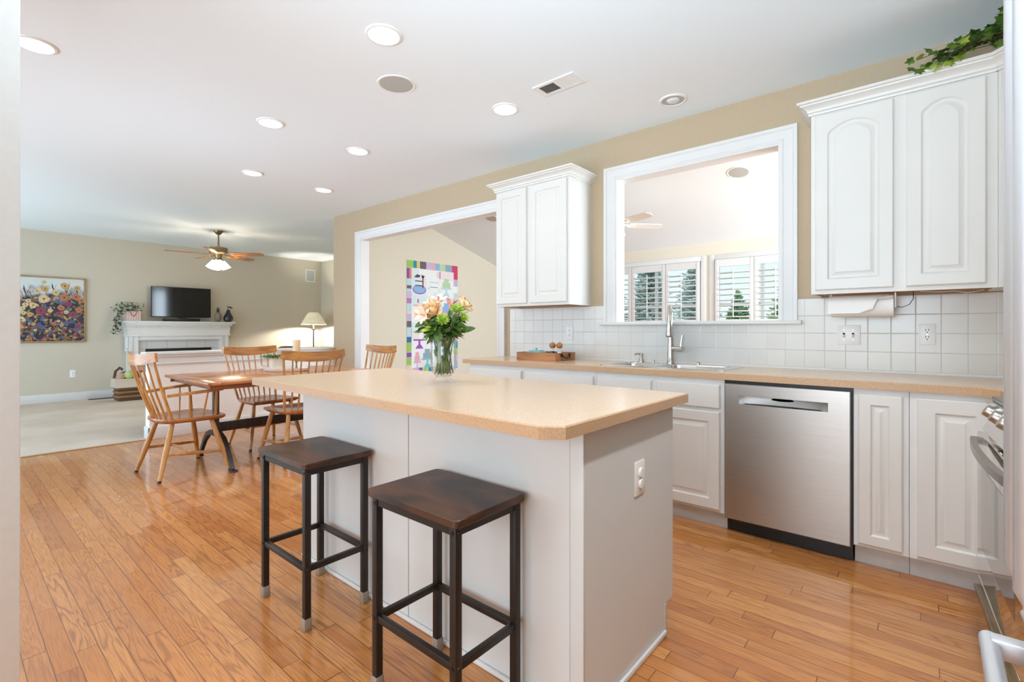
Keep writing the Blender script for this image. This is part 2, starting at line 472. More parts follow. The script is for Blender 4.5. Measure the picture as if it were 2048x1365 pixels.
# ------------------------------------------------------------------ mesh building
class MB:
    def __init__(self):
        self.v, self.f, self.mi = [], [], []
        self.M = Matrix.Identity(4)
        self.cur = 0

    def add(self, verts, faces):
        o = len(self.v)
        self.v += [self.M @ Vector(p) for p in verts]
        for f in faces:
            self.f.append([o + i for i in f])
            self.mi.append(self.cur)

    def box(self, x0, x1, y0, y1, z0, z1, c=0.0):
        if x0 > x1: x0, x1 = x1, x0
        if y0 > y1: y0, y1 = y1, y0
        if z0 > z1: z0, z1 = z1, z0
        c = min(c, (x1 - x0) * .45, (y1 - y0) * .45, (z1 - z0) * .45)
        if c <= 0:
            self.add([(x, y, z) for z in (z0, z1) for y in (y0, y1) for x in (x0, x1)],
                     [(0, 2, 3, 1), (4, 5, 7, 6), (0, 1, 5, 4), (2, 6, 7, 3), (0, 4, 6, 2), (1, 3, 7, 5)])
            return
        bm = bmesh.new()
        bmesh.ops.create_cube(bm, size=1.0)
        for q in bm.verts:
            q.co = Vector(((x0 + x1) / 2 + q.co.x * (x1 - x0), (y0 + y1) / 2 + q.co.y * (y1 - y0), (z0 + z1) / 2 + q.co.z * (z1 - z0)))
        bmesh.ops.bevel(bm, geom=list(bm.edges), offset=c, segments=2, profile=0.5, affect='EDGES')
        bm.verts.index_update()
        self.add([q.co[:] for q in bm.verts], [[q.index for q in f.verts] for f in bm.faces])
        bm.free()

    def tube(self, pts, r, n=10, caps=True, closed=False):
        pts = [Vector(p) for p in pts]
        m = len(pts)
        rr = r if isinstance(r, (list, tuple)) else [r] * m
        verts, faces = [], []
        prev = None
        for i, p in enumerate(pts):
            if closed:
                d = (pts[(i + 1) % m] - pts[i - 1])
            else:
                d = pts[min(i + 1, m - 1)] - pts[max(i - 1, 0)]
            d = d.normalized() if d.length > 1e-9 else Vector((0, 0, 1))
            if prev is None:
                a = Vector((0, 0, 1)) if abs(d.z) < 0.9 else Vector((1, 0, 0))
                s = d.cross(a).normalized()
            else:
                s = (prev - d * prev.dot(d))
                s = s.normalized() if s.length > 1e-6 else d.orthogonal().normalized()
            t = d.cross(s).normalized()
            prev = s
            for k in range(n):
                an = 2 * pi * k / n
                verts.append(p + s * (cos(an) * rr[i]) + t * (sin(an) * rr[i]))
        for i in range(m if closed else m - 1):
            a, b = i * n, ((i + 1) % m) * n
            for k in range(n):
                faces.append((a + k, a + (k + 1) % n, b + (k + 1) % n, b + k))
        if caps and not closed:
            faces.append(tuple(reversed(range(n))))
            faces.append(tuple(range((m - 1) * n, m * n)))
        self.add(verts, faces)

    def bar(self, pts, wx, hz, up=(0, 0, 1)):
        """rectangular section swept along a path"""
        pts = [Vector(p) for p in pts]
        up = Vector(up)
        m = len(pts)
        verts, faces = [], []
        for i, p in enumerate(pts):
            d = (pts[min(i + 1, m - 1)] - pts[max(i - 1, 0)]).normalized()
            s = d.cross(up).normalized()
            t = s.cross(d).normalized()
            a = wx[i] if isinstance(wx, (list, tuple)) else wx
            b = hz[i] if isinstance(hz, (list, tuple)) else hz
            for (q, r) in ((-1, -1), (1, -1), (1, 1), (-1, 1)):
                verts.append(p + s * (q * a / 2) + t * (r * b / 2))
        for i in range(m - 1):
            a, b = i * 4, i * 4 + 4
            for k in range(4):
                faces.append((a + k, a + (k + 1) % 4, b + (k + 1) % 4, b + k))
        faces.append((3, 2, 1, 0))
        faces.append(tuple(range((m - 1) * 4, m * 4)))
        self.add(verts, faces)

    def lathe(self, prof, n=24, c=(0, 0, 0), axis='z', cap=True, sx=1.0, sy=1.0):
        verts, faces = [], []
        for (r, z) in prof:
            for k in range(n):
                a = 2 * pi * k / n
                p = (r * cos(a) * sx, r * sin(a) * sy, z)
                if axis == 'x': p = (z, p[0], p[1])
                if axis == 'y': p = (p[1], z, p[0])
                verts.append((c[0] + p[0], c[1] + p[1], c[2] + p[2]))
        for i in range(len(prof) - 1):
            for k in range(n):
                faces.append((i * n + k, i * n + (k + 1) % n, (i + 1) * n + (k + 1) % n, (i + 1) * n + k))
        if cap:
            if prof[0][0] > 1e-6: faces.append(tuple(reversed(range(n))))
            if prof[-1][0] > 1e-6: faces.append(tuple(range((len(prof) - 1) * n, len(prof) * n)))
        self.add(verts, faces)

    def prism(self, poly, a0, a1, axis='z'):
        """polygon extruded along an axis; poly coords are the two other axes in xyz order"""
        n = len(poly)
        def P(u, v, a):
            return {'z': (u, v, a), 'y': (u, a, v), 'x': (a, u, v)}[axis]
        verts = [P(u, v, a0) for u, v in poly] + [P(u, v, a1) for u, v in poly]
        faces = [tuple(reversed(range(n))), tuple(range(n, 2 * n))]
        faces += [(i, (i + 1) % n, n + (i + 1) % n, n + i) for i in range(n)]
        self.add(verts, faces)

    def sweep(self, path, prof):
        """mitred moulding: path of 2-D points (x, y); prof of (out, z); out is to the right of travel"""
        P = [Vector((p[0], p[1])) for p in path]
        n = len(prof)
        verts, faces = [], []
        for i, p in enumerate(P):
            d0 = (P[i] - P[i - 1]).normalized() if i else (P[1] - P[0]).normalized()
            d1 = (P[i + 1] - P[i]).normalized() if i < len(P) - 1 else d0
            n0, n1 = Vector((d0.y, -d0.x)), Vector((d1.y, -d1.x))
            b = (n0 + n1)
            b = b / max(b.dot(n0), 1e-6)
            for (o, z) in prof:
                verts.append((p.x + b.x * o, p.y + b.y * o, z))
        for i in range(len(P) - 1):
            for k in range(n):
                faces.append((i * n + k, (i + 1) * n + k, (i + 1) * n + (k + 1) % n, i * n + (k + 1) % n))
        faces.append(tuple(range(n)))
        faces.append(tuple(reversed(range((len(P) - 1) * n, len(P) * n))))
        self.add(verts, faces)

    def sphere(self, c, r, nu=14, nv=9, sx=1, sy=1, sz=1):
        prof = [(max(1e-5, r * sin(pi * i / nv)), -r * cos(pi * i / nv)) for i in range(nv + 1)]
        verts, faces = [], []
        for (q, z) in prof:
            for k in range(nu):
                a = 2 * pi * k / nu
                verts.append((c[0] + q * cos(a) * sx, c[1] + q * sin(a) * sy, c[2] + z * sz))
        for i in range(nv):
            for k in range(nu):
                faces.append((i * nu + k, i * nu + (k + 1) % nu, (i + 1) * nu + (k + 1) % nu, (i + 1) * nu + k))
        self.add(verts, faces)


def wloc(o):
    v = Vector((0, 0, 0))
    while o is not None:
        v += o.location
        o = o.parent
    return v


def build(name, mb, mats, parent=None, world=True, smooth=30, label=None):
    """Links mb as ONE mesh object. world: the vertices are scene coordinates."""
    if not isinstance(mats, (list, tuple)):
        mats = [mats]
    vs = [Vector(p) for p in mb.v]
    loc = Vector((0, 0, 0))
    if world:
        if parent is None:
            lo = [min(p[i] for p in vs) for i in range(3)]
            hi = [max(p[i] for p in vs) for i in range(3)]
            loc = Vector(((lo[0] + hi[0]) / 2, (lo[1] + hi[1]) / 2, lo[2]))
            vs = [p - loc for p in vs]
        else:
            o = wloc(parent)
            vs = [p - o for p in vs]
    me = bpy.data.meshes.new(name)
    me.from_pydata([p[:] for p in vs], [], mb.f)
    bm = bmesh.new()
    bm.from_mesh(me)
    bmesh.ops.recalc_face_normals(bm, faces=bm.faces)
    bm.to_mesh(me)
    bm.free()
    for m in mats:
        me.materials.append(M[m] if isinstance(m, str) else m)
    if len(mats) > 1:
        me.polygons.foreach_set('material_index', mb.mi)
    if smooth:
        me.polygons.foreach_set('use_smooth', [True] * len(me.polygons))
        me.set_sharp_from_angle(angle=radians(smooth))
    me.update()
    ob = bpy.data.objects.new(name, me)
    COL.objects.link(ob)
    ob.location = loc
    if parent is not None:
        ob.parent = parent
    if label:
        ob['label'] = label
    return ob


def tag(o, label, cat, group=None):
    o['label'] = label
    o['category'] = cat
    if group:
        o['group'] = group
    return o


def thing(name, label, cat, loc=(0, 0, 0), rotz=0.0, group=None):
    o = bpy.data.objects.new(name, None)
    o.empty_display_size = 0.05
    COL.objects.link(o)
    o.location = loc
    o.rotation_euler = (0, 0, rotz)
    return tag(o, label, cat, group)


def struct(name, mb, mats, parent=None, smooth=30):
    o = build(name, mb, mats, parent, smooth=smooth)
    o['kind'] = 'structure'
    return o


def dup(root, loc, rotz, label, group=None):
    r = root.copy()
    COL.objects.link(r)
    r.location = loc
    r.rotation_euler = (0, 0, rotz)
    r['label'] = label
    if group:
        r['group'] = group
    for ch in list(root.children):
        c = ch.copy()
        COL.objects.link(c)
        c.parent = r
        for g in list(ch.children):
            d = g.copy()
            COL.objects.link(d)
            d.parent = c
    return r


def bx(*a, c=0.0):
    m = MB()
    m.box(*a, c=c)
    return m


rnd = random.Random(7)

# ------------------------------------------------------------------ the setting
W = 3.54         # kitchen face of the sink wall
CZ = 2.72        # ceiling
FX = -6.25       # where the oak floor meets the carpet
LX = -10.6       # far wall of the living room
LY = 5.70        # side wall of the living room
SX, SY = -6.32, 7.0     # sunroom walls

struct('floor', bx(FX, 2.6, -3.2, W + 0.11, -0.05, 0.0), 'floor')
struct('floor', bx(LX, FX, -2.6, LY, -0.05, 0.0), 'carpet').name = 'floor_carpet'
m = MB(); m.box(FX - 0.02, FX + 0.02, -2.6, 1.45, 0.0, 0.006, c=0.003)
struct('trim_1', m, wood('oak_threshold', (176, 132, 92), (206, 166, 124), 'y', rough=0.4))
struct('floor', bx(SX, 2.6, W + 0.11, SY, -0.05, 0.0), 'floor').name = 'floor_sunroom'
m = MB(); m.box(LX - 0.1, 2.6, -3.2, W, CZ, CZ + 0.1); m.box(LX - 0.1, -6.37, W, LY + 0.1, CZ, CZ + 0.1); m.box(-6.37, -6.24, W, W + 0.12, CZ, CZ + 0.1)
struct('ceiling', m, 'ceil')
# sloping ceiling of the sunroom
m = MB()
za, zb = 3.36, 2.38
m.prism([(W + 0.11, za), (SY, zb), (SY, zb + 0.12), (W + 0.11, za + 0.12)], SX - 0.1, 1.6, 'x')
struct('ceiling', m, 'ceil').name = 'ceiling_sunroom'

O1 = (-5.575, -3.175, 2.335)           # cased opening to the sunroom: x0, x1, top
O2 = (-1.905, -0.71, 1.222, 2.378)     # pass-through above the sink
m = MB()
y0, y1 = W, W + 0.11
m.box(-6.24, O1[0], y0, y1, 0, 3.6)
m.box(O1[0], O1[1], y0, y1, O1[2], 3.6)
m.box(O1[1], O2[0], y0, y1, 0, 3.6)
m.box(O2[0], O2[1], y0, y1, 0, O2[2])
m.box(O2[0], O2[1], y0, y1, O2[3], 3.6)
m.box(O2[1], 1.0, y0, y1, 0, 3.6)
struct('wall_back', m, 'wall')
struct('wall_right', bx(0.86, 1.0, -3.2, W, 0, CZ), 'wall')
struct('wall_living_far', bx(LX - 0.1, LX, -2.6, LY + 0.1, 0, CZ), 'wall_liv')
struct('wall_living_side', bx(LX, -6.38, LY, LY + 0.1, 0, CZ), 'wall_liv')
m = MB(); m.box(SX - 0.1, SX, W + 0.11, SY + 0.1, 0, 3.6); m.box(SX, -6.2, W + 0.11, W + 0.14, 0, 3.6)
struct('wall_sunroom_left', m, 'wall_sun')
# wall end close to the camera at the left
m = MB(); m.box(-2.28, -2.12, -1.6, 0.163, 0, CZ, c=0.004)
struct('wall_left', m, 'jamb')

# casings (mitred mouldings around the openings), facing the kitchen
def casing(x0, x1, z0, z1, wd, y, bottom=False):
    """flat casing with a back band and an inner bead around an opening x0..x1, z0..z1"""
    m = MB()
    rings = [(0.0, 0.012), (0.010, 0.016), (0.018, 0.011), (wd - 0.028, 0.018), (wd - 0.02, 0.026), (wd, 0.026), (wd, 0.0)]
    pts = []
    for (o, d) in rings:
        pts.append([(x0 - o, z0), (x0 - o, z1 + o), (x1 + o, z1 + o), (x1 + o, z0)])
    verts, faces = [], []
    for (ring, (o, d)) in zip(pts, rings):
        for (x, z) in ring:
            verts.append((x, y - d, z))
    for i in range(len(rings) - 1):
        for k in range(3):
            faces.append((i * 4 + k, i * 4 + k + 1, (i + 1) * 4 + k + 1, (i + 1) * 4 + k))
    # inner return to the wall
    o = len(verts)
    for (x, z) in pts[0]:
        verts.append((x, y, z))
    for k in range(3):
        faces.append((k, k + 1, o + k + 1, o + k))
    m.add(verts, faces)
    return m

struct('trim_2', casing(O1[0], O1[1], 0.0, O1[2], 0.095, W), 'trim')
m = MB()
m.box(O1[0], O1[0] + 0.016, y0 - 0.008, y1 + 0.008, 0, O1[2])
m.box(O1[1] - 0.016, O1[1], y0 - 0.008, y1 + 0.008, 0, O1[2])
m.box(O1[0] + 0.016, O1[1] - 0.016, y0 - 0.008, y1 + 0.008, O1[2] - 0.016, O1[2])
struct('trim_3', m, 'trim')
struct('trim_4', casing(O2[0], O2[1], O2[2], O2[3], 0.095, W), 'trim')
m = MB()
m.box(O2[0], O2[0] + 0.016, y0 - 0.008, y1 + 0.008, O2[2], O2[3])
m.box(O2[1] - 0.016, O2[1], y0 - 0.008, y1 + 0.008, O2[2], O2[3])
m.box(O2[0] + 0.016, O2[1] - 0.016, y0 - 0.008, y1 + 0.008, O2[3] - 0.016, O2[3])
struct('trim_5', m, 'trim')
m = MB(); m.box(-2.035, -0.588, W - 0.045, y1 + 0.02, 1.196, 1.224, c=0.009)
struct('trim_6', m, 'trim')

# backsplash tile
m = MB()
m.box(-3.02, O2[0] - 0.095, W - 0.008, W, 0.90, 1.357)
m.box(O2[0] - 0.095, O2[1] + 0.095, W - 0.008, W, 0.90, 1.197)
m.box(O2[1] + 0.095, 0.852, W - 0.008, W, 0.90, 1.357)
m.box(0.852, 0.86, 2.6, W - 0.008, 0.90, 1.357)
struct('wall_backsplash', m, 'tile')
m = MB()
m.box(-3.0, 0.85, W - 0.012, W - 0.007, 0.913, 0.925)
struct('trim_7', m, 'trim')

# half wall between dining room and living room, with a white cap
HX0, HX1, HY0 = -6.38, -6.235, 1.44
struct('wall_half', bx(HX0, HX1, HY0, W, 0, 0.885), 'half')
m = MB()
m.box(HX0 - 0.035, HX1 + 0.04, HY0 - 0.04, W - 0.001, 0.893, 0.922, c=0.006)
m.box(HX0 - 0.02, HX1 + 0.026, HY0 - 0.026, W - 0.001, 0.868, 0.893, c=0.006)
m.box(HX0 - 0.006, HX1 + 0.012, HY0 - 0.012, W - 0.001, 0.80, 0.868)
m.box(HX0 - 0.012, HX1 + 0.019, HY0 - 0.018, W - 0.001, 0.79, 0.804, c=0.004)
struct('trim_8', m, 'trim')
m = MB()
m.box(HX1, HX1 + 0.013, HY0 - 0.013, W, 0, 0.125, c=0.003)
m.box(HX0 - 0.013, HX1 + 0.013, HY0 - 0.013, HY0, 0, 0.125, c=0.003)
struct('baseboard_half', m, 'trim')
m = MB()
m.box(-6.24, O1[0] - 0.095, W - 0.014, W, 0, 0.125, c=0.003)
struct('baseboard_back', m, 'trim')
m = MB()
m.box(LX, LX + 0.016, -2.6, 2.08, 0, 0.135, c=0.004)
m.box(LX, LX + 0.016, 3.72, LY, 0, 0.135, c=0.004)
struct('baseboard_far', m, 'trim')
struct('baseboard_side', bx(LX, -6.42, LY - 0.016, LY, 0, 0.135, c=0.004), 'trim')
struct('baseboard_sunroom', bx(SX, SX + 0.016, W + 0.11, SY, 0, 0.135, c=0.004), 'trim')

# sunroom window wall with two windows
WIN = [(-4.62, -2.345, 0.85, 2.20), (-2.30, -0.30, 0.85, 2.20)]
m = MB()
xs = [SX - 0.1, WIN[0][0] + 0.07, WIN[0][1] - 0.07, WIN[1][0] + 0.07, WIN[1][1] - 0.07, 1.6]
for i in (0, 2, 4):
    m.box(xs[i], xs[i + 1], SY, SY + 0.12, 0, 2.5)
for a, b in ((xs[1], xs[2]), (xs[3], xs[4])):
    m.box(a, b, SY, SY + 0.12, 0, 0.92)
    m.box(a, b, SY, SY + 0.12, 2.13, 2.5)
struct('wall_sunroom_back', m, 'wall_sun')
for i, (a, b, c0, c1) in enumerate(WIN):
    m = MB()
    for (p, q, r, s) in ((a, a + 0.07, c0, c1), (b - 0.07, b, c0, c1), (a + 0.07, b - 0.07, c1 - 0.07, c1), (a + 0.07, b - 0.07, c0, c0 + 0.07)):
        m.box(p, q, SY - 0.022, SY, r, s, c=0.004)
    for (p, q, r, s) in ((a + 0.07, a + 0.115, c0 + .07, c1 - .07), (b - 0.115, b - 0.07, c0 + .07, c1 - .07),
                         (a + 0.115, b - 0.115, c1 - 0.11, c1 - .07), (a + 0.115, b - 0.115, c0 + .07, c0 + 0.12)):
        m.box(p, q, SY + 0.03, SY + 0.08, r, s)
    nmul = 3
    for k in range(1, nmul):
        xm = a + (b - a) * k / nmul
        m.box(xm - 0.02, xm + 0.02, SY + 0.034, SY + 0.076, c0 + 0.12, c1 - 0.11)
    m.box(a + 0.115, b - 0.115, SY + 0.045, SY + 0.065, 1.50, 1.53)
    wn = struct('window_%d' % (i + 1), m, 'trim')
    g = build('pane', bx(a + 0.115, b - 0.115, SY + 0.052, SY + 0.058, c0 + 0.12, c1 - 0.11), 'pane', wn)
    g['kind'] = 'structure'

# ------------------------------------------------------------------ plantation shutters of the sunroom
def shutter(x0, x1, label):
    z0, z1, y = 0.93, 2.125, SY - 0.03
    t = thing('plantation_shutter', label, 'shutter', ((x0 + x1) / 2, y, z0), 0, 'white plantation shutters in the sunroom windows')
    st = 0.05
    m = MB()
    m.box(x0, x0 + st, y - 0.014, y + 0.014, z0, z1, c=0.003)
    m.box(x1 - st, x1, y - 0.014, y + 0.014, z0, z1, c=0.003)
    m.box(x0 + st, x1 - st, y - 0.014, y + 0.014, z1 - 0.10, z1)
    m.box(x0 + st, x1 - st, y - 0.014, y + 0.014, z0, z0 + 0.10)
    m.box(x0 + st, x1 - st, y - 0.014, y + 0.014, 1.225, 1.30)
    build('frame', m, 'trim', t)
    m = MB()
    z = 1.335
    zs = []
    while z < z1 - 0.13:
        zs.append(z); z += 0.0755
    z = z0 + 0.135
    while z < 1.20:
        zs.append(z); z += 0.0755
    for z in zs:
        m.M = Matrix.Translation(((x0 + x1) / 2, y, z)) @ Matrix.Rotation(radians(-6), 4, 'X')
        m.box(-(x1 - x0) / 2 + st, (x1 - x0) / 2 - st, -0.036, 0.036, -0.005, 0.005, c=0.003)
    m.M = Matrix.Identity(4)
    build('louvres', m, 'trim', t)
    m = MB()
    build('tilt_rod', bx((x0 + x1) / 2 - 0.006, (x0 + x1) / 2 + 0.006, y - 0.052, y - 0.04, 1.33, z1 - 0.14, c=0.002), 'trim', t)

SHX = [-4.5, -3.96, -3.42]
shutter(-4.54, -4.02, 'white plantation shutter in left sunroom window, hidden half behind the opening edge')
shutter(-4.01, -3.475, 'white plantation shutter at the left edge of the view through the sink opening')
shutter(-3.47, -2.93, 'white plantation shutter just left of the faucet, second from left in view')
shutter(-2.925, -2.43, 'white plantation shutter just right of the faucet, beside the window post')
shutter(-2.215, -1.72, 'white plantation shutter with the small far spruce behind its slats')
shutter(-1.715, -1.19, 'white plantation shutter with the big green spruce behind its slats')

# ------------------------------------------------------------------ cabinets
def door_loops(m, w, h, arch=0.0, stile=0.058, th=0.019, y=0.0, n=22, drawer=False):
    """raised-panel door, front at y (facing -y), x 0..w, z 0..h"""
    def loop(ins, dep, shoulder):
        hw = w / 2 - ins
        zb, zt = ins, h - ins - shoulder
        pts = [(w / 2 - hw, zb)]
        for i in range(n + 1):
            u = -1 + 2 * i / n
            zz = zt + shoulder * (0.12 * min(1.0, (1 - abs(u)) * 12) + 0.88 * (1 - u * u)) if shoulder else zt
            pts.append((w / 2 + hw * u, zz))
        pts.append((w / 2 + hw, zb))
        return [(px, y + dep, pz) for px, pz in pts]
    ls = [loop(0.0, th, 0), loop(0.0, 0.004, 0), loop(0.005, 0.0, 0)]
    if not drawer:
        s = stile
        ls += [loop(s, 0.0, arch), loop(s + 0.003, 0.004, arch), loop(s + 0.008, 0.008, arch), loop(s + 0.016, 0.009, arch), loop(s + 0.021, 0.008, arch), loop(s + 0.037, 0.002, arch), loop(s + 0.038, 0.0005, arch)]
    verts, faces = [], []
    k = n + 3
    for l in ls:
        verts += l
    for i in range(len(ls) - 1):
        for j in range(k):
            faces.append((i * k + j, i * k + (j + 1) % k, (i + 1) * k + (j + 1) % k, (i + 1) * k + j))
    faces.append(tuple(range((len(ls) - 1) * k, len(ls) * k)))
    faces.append(tuple(reversed(range(k))))
    m.add(verts, faces)


def door(name, x0, x1, z0, z1, yf, parent, arch=0.0, stile=0.058, drawer=False, M4=None, mt='cab'):
    m = MB()
    m.M = (M4 or Matrix.Identity(4)) @ Matrix.Translation((x0, yf, z0))
    door_loops(m, x1 - x0, z1 - z0, arch, stile, drawer=drawer)
    return build(name, m, mt, parent, smooth=25)

CF = 2.93      # cabinet face frame plane
def base_unit(x0, x1, label, doors, drawers, name='base_cabinet'):
    t = thing(name, label, 'cabinet', ((x0 + x1) / 2, (CF + W) / 2, 0))
    m = MB()
    e = 0.0008
    if x0 == -1.72:
        m.box(x0 + e, x1 - e, CF, CF + 0.02, 0.10, 0.874)
        m.box(x0 + e, x1 - e, CF + 0.02, W - 0.01, 0.10, 0.70)
    else:
        m.box(x0 + e, x1 - e, CF, W - 0.01, 0.10, 0.874)
    build('body', m, 'cabframe', t)
    build('toe_kick', bx(x0 + e, x1 - e, CF + 0.055, CF + 0.075, 0.0, 0.10), 'toe', t)
    for d in drawers:
        door('drawer_front', d[0], d[1], 0.705, 0.842, CF - 0.019, t, drawer=True)
    for d in doors:
        door('door', d[0], d[1], d[2] if len(d) > 2 else 0.117, d[3] if len(d) > 3 else 0.685, CF - 0.019, t,
             stile=d[4] if len(d) > 4 else 0.058)
    return t

base_unit(-2.955, -2.36, 'white base cabinet at the left end of the sink counter', [(-2.93, -2.378)], [(-2.93, -2.378)])
base_unit(-2.36, -1.72, 'white base cabinet between the end cabinet and the sink cabinet', [(-2.338, -1.74)], [(-2.338, -1.74)])
base_unit(-1.72, -0.878, 'white sink base cabinet left of the steel dishwasher', [(-1.704, -1.318), (-1.282, -0.902)], [(-1.704, -1.318), (-1.282, -0.902)])
base_unit(-0.268, -0.055, 'narrow white base cabinet right of the steel dishwasher', [(-0.248, -0.078, 0.117, 0.848, 0.048)], [])
# corner unit
t = thing('corner_cabinet', 'white corner base cabinet with wide raised-panel door beside the range', 'cabinet', (0.4, 3.2, 0))
m = MB()
m.box(-0.054, 0.85, CF, W - 0.01, 0.10, 0.874)
m.box(0.262, 0.85, 2.64, CF, 0.10, 0.874)
build('body', m, 'cabframe', t)
m = MB()
m.box(-0.054, 0.33, CF + 0.055, CF + 0.075, 0, 0.10)
m.box(0.317, 0.337, 2.64, CF + 0.075, 0, 0.10)
build('toe_kick', m, 'toe', t)
door('door', -0.026, 0.235, 0.117, 0.848, CF - 0.019, t, stile=0.062)
m = MB()

# upper cabinets
UF = W - 0.33
CROWN = [(0.0, 0.0), (0.011, 0.0), (0.013, 0.008), (0.011, 0.014), (0.017, 0.016), (0.017, 0.024), (0.022, 0.033), (0.034, 0.045), (0.047, 0.051), (0.049, 0.057), (0.059, 0.059), (0.062, 0.063), (0.062, 0.073), (0.0, 0.073)]
UZ0, UZ1 = 1.362, 2.385
def upper_unit(x0, x1, label, doors, arch, left_free=True, right_free=True):
    t = thing('wall_cabinet', label, 'cabinet', ((x0 + x1) / 2, (UF + W) / 2, UZ0))
    m = MB()
    m.box(x0, x1, UF, W, UZ0 + 0.012, UZ1)
    m.box(x0, x1, UF, UF + 0.019, UZ0, UZ0 + 0.012)
    m.box(x0, x0 + 0.013, UF + .019, W, UZ0, UZ0 + 0.012)
    m.box(x1 - 0.013, x1, UF + .019, W, UZ0, UZ0 + 0.012)
    build('body', m, 'cab', t)
    build('underside', bx(x0 + 0.013, x1 - 0.013, UF + 0.019, W - 0.009, UZ0 + 0.009, UZ0 + 0.0125), 'cabunder', t, label='bare wood underside')
    for (a, b) in doors:
        door('door', a, b, UZ0 + 0.022, UZ1 - 0.022, UF - 0.019, t, arch=arch, stile=0.058)
    return t

t = upper_unit(-2.905, -2.13, 'white two-door wall cabinet between the cased opening and the sink opening',
               [(-2.888, -2.553), (-2.513, -2.15)], 0.0)
m = MB()
m.sweep([(-2.905, W), (-2.905, UF), (-2.13, UF), (-2.13, W)], [(o, z + UZ1 - 0.012) for o, z in CROWN])
build('crown', m, 'cab', t)
t = upper_unit(-0.492, 0.262, 'white wall cabinet with two arched doors right of the sink opening',
               [(-0.47, -0.123), (-0.072, 0.222)], 0.055)
m = MB()
m.sweep([(-0.492, W), (-0.492, UF), (0.262, UF)], [(o, z + UZ1 - 0.012) for o, z in CROWN])
build('crown', m, 'cab', t)
# diagonal corner wall cabinet
t = thing('corner_wall_cabinet', 'white diagonal corner wall cabinet under the ivy', 'cabinet', (0.56, 3.24, UZ0))
m = MB()
m.prism([(0.263, W), (0.263, UF), (0.53, 2.93), (0.86, 2.93), (0.86, W)], UZ0, UZ1, 'z')
build('body', m, 'cab', t)
dl = math.hypot(0.53 - 0.263, 2.93 - UF)
M4 = Matrix.Translation((0.263, UF, 0)) @ Matrix.Rotation(math.atan2(2.93 - UF, 0.53 - 0.263), 4, 'Z')
door('door', 0.03, dl - 0.03, UZ0 + 0.022, UZ1 - 0.022, -0.019, t, arch=0.075, stile=0.055, M4=M4)
m = MB()
m.sweep([(0.262, UF), (0.53, 2.93), (0.86, 2.93)], [(o, z + UZ1 - 0.012) for o, z in CROWN])
build('crown', m, 'cab', t)

# ------------------------------------------------------------------ worktop with sink cut-out
CT0, CT1 = 0.876, 0.914
SK = (-1.745, -0.905, 2.985, 3.475)      # sink rim
def slab(m, poly, z0, z1, ch=0.004):
    """polygonal worktop slab with a chamfered top edge"""
    n = len(poly)
    c = Vector((sum(p[0] for p in poly) / n, sum(p[1] for p in poly) / n))
    ins = []
    for i in range(n):
        p0, p1, p2 = Vector(poly[i - 1]), Vector(poly[i]), Vector(poly[(i + 1) % n])
        d0, d1 = (p1 - p0).normalized(), (p2 - p1).normalized()
        n0, n1 = Vector((-d0.y, d0.x)), Vector((-d1.y, d1.x))
        b = n0 + n1
        b = b / max(b.dot(n0), 1e-6)
        ins.append(p1 + b * ch)
    verts = [(p[0], p[1], z0) for p in poly] + [(p[0], p[1], z1 - ch) for p in poly] + [(p.x, p.y, z1) for p in ins]
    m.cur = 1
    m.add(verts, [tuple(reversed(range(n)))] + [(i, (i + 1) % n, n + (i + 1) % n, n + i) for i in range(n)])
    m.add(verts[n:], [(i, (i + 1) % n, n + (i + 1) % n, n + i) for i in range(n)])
    m.cur = 0
    m.add([verts[2 * n + i] for i in range(n)], [tuple(range(n))])

m = MB()
YF = 2.905
hx0, hx1, hy0, hy1 = SK[0] + 0.02, SK[1] - 0.02, SK[2] + 0.02, SK[3] - 0.02
xl, xr, yb = -3.02, 0.85, W - 0.011
top = [[(xl, YF + .004), (hx0, YF + .004), (hx0, yb), (xl, yb)],
       [(hx1, YF + .004), (0.19, YF + .004), (0.19, yb), (hx1, yb)],
       [(hx0, YF + .004), (hx1, YF + .004), (hx1, hy0), (hx0, hy0)],
       [(hx0, hy1), (hx1, hy1), (hx1, yb), (hx0, yb)],
       [(0.19, YF + .004), (0.244, 2.845), (0.244, 2.64), (xr, 2.64), (xr, yb), (0.19, yb)]]
for p in top:
    m.cur = 0
    m.add([(a, b, CT1) for a, b in p], [tuple(range(len(p)))])
m.cur = 1
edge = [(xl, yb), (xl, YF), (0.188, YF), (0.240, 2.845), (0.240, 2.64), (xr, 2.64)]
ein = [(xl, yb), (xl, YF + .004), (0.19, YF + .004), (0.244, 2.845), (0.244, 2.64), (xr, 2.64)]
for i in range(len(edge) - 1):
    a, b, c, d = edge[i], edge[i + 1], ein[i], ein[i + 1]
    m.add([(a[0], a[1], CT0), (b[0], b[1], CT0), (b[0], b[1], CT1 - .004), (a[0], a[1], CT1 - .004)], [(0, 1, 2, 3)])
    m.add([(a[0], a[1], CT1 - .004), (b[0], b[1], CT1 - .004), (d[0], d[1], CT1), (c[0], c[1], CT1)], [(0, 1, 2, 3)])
for p in top:
    m.add([(a, b, CT0) for a, b in p], [tuple(reversed(range(len(p))))])
hl = [(hx0, hy0), (hx1, hy0), (hx1, hy1), (hx0, hy1)]
for i in range(4):
    a, b = hl[i], hl[(i + 1) % 4]
    m.add([(a[0], a[1], CT0), (b[0], b[1], CT0), (b[0], b[1], CT1), (a[0], a[1], CT1)], [(0, 1, 2, 3)])
tag(build('worktop', m, ['counter', 'counteredge']), 'L-shaped sand laminate worktop along the tiled sink wall', 'worktop')

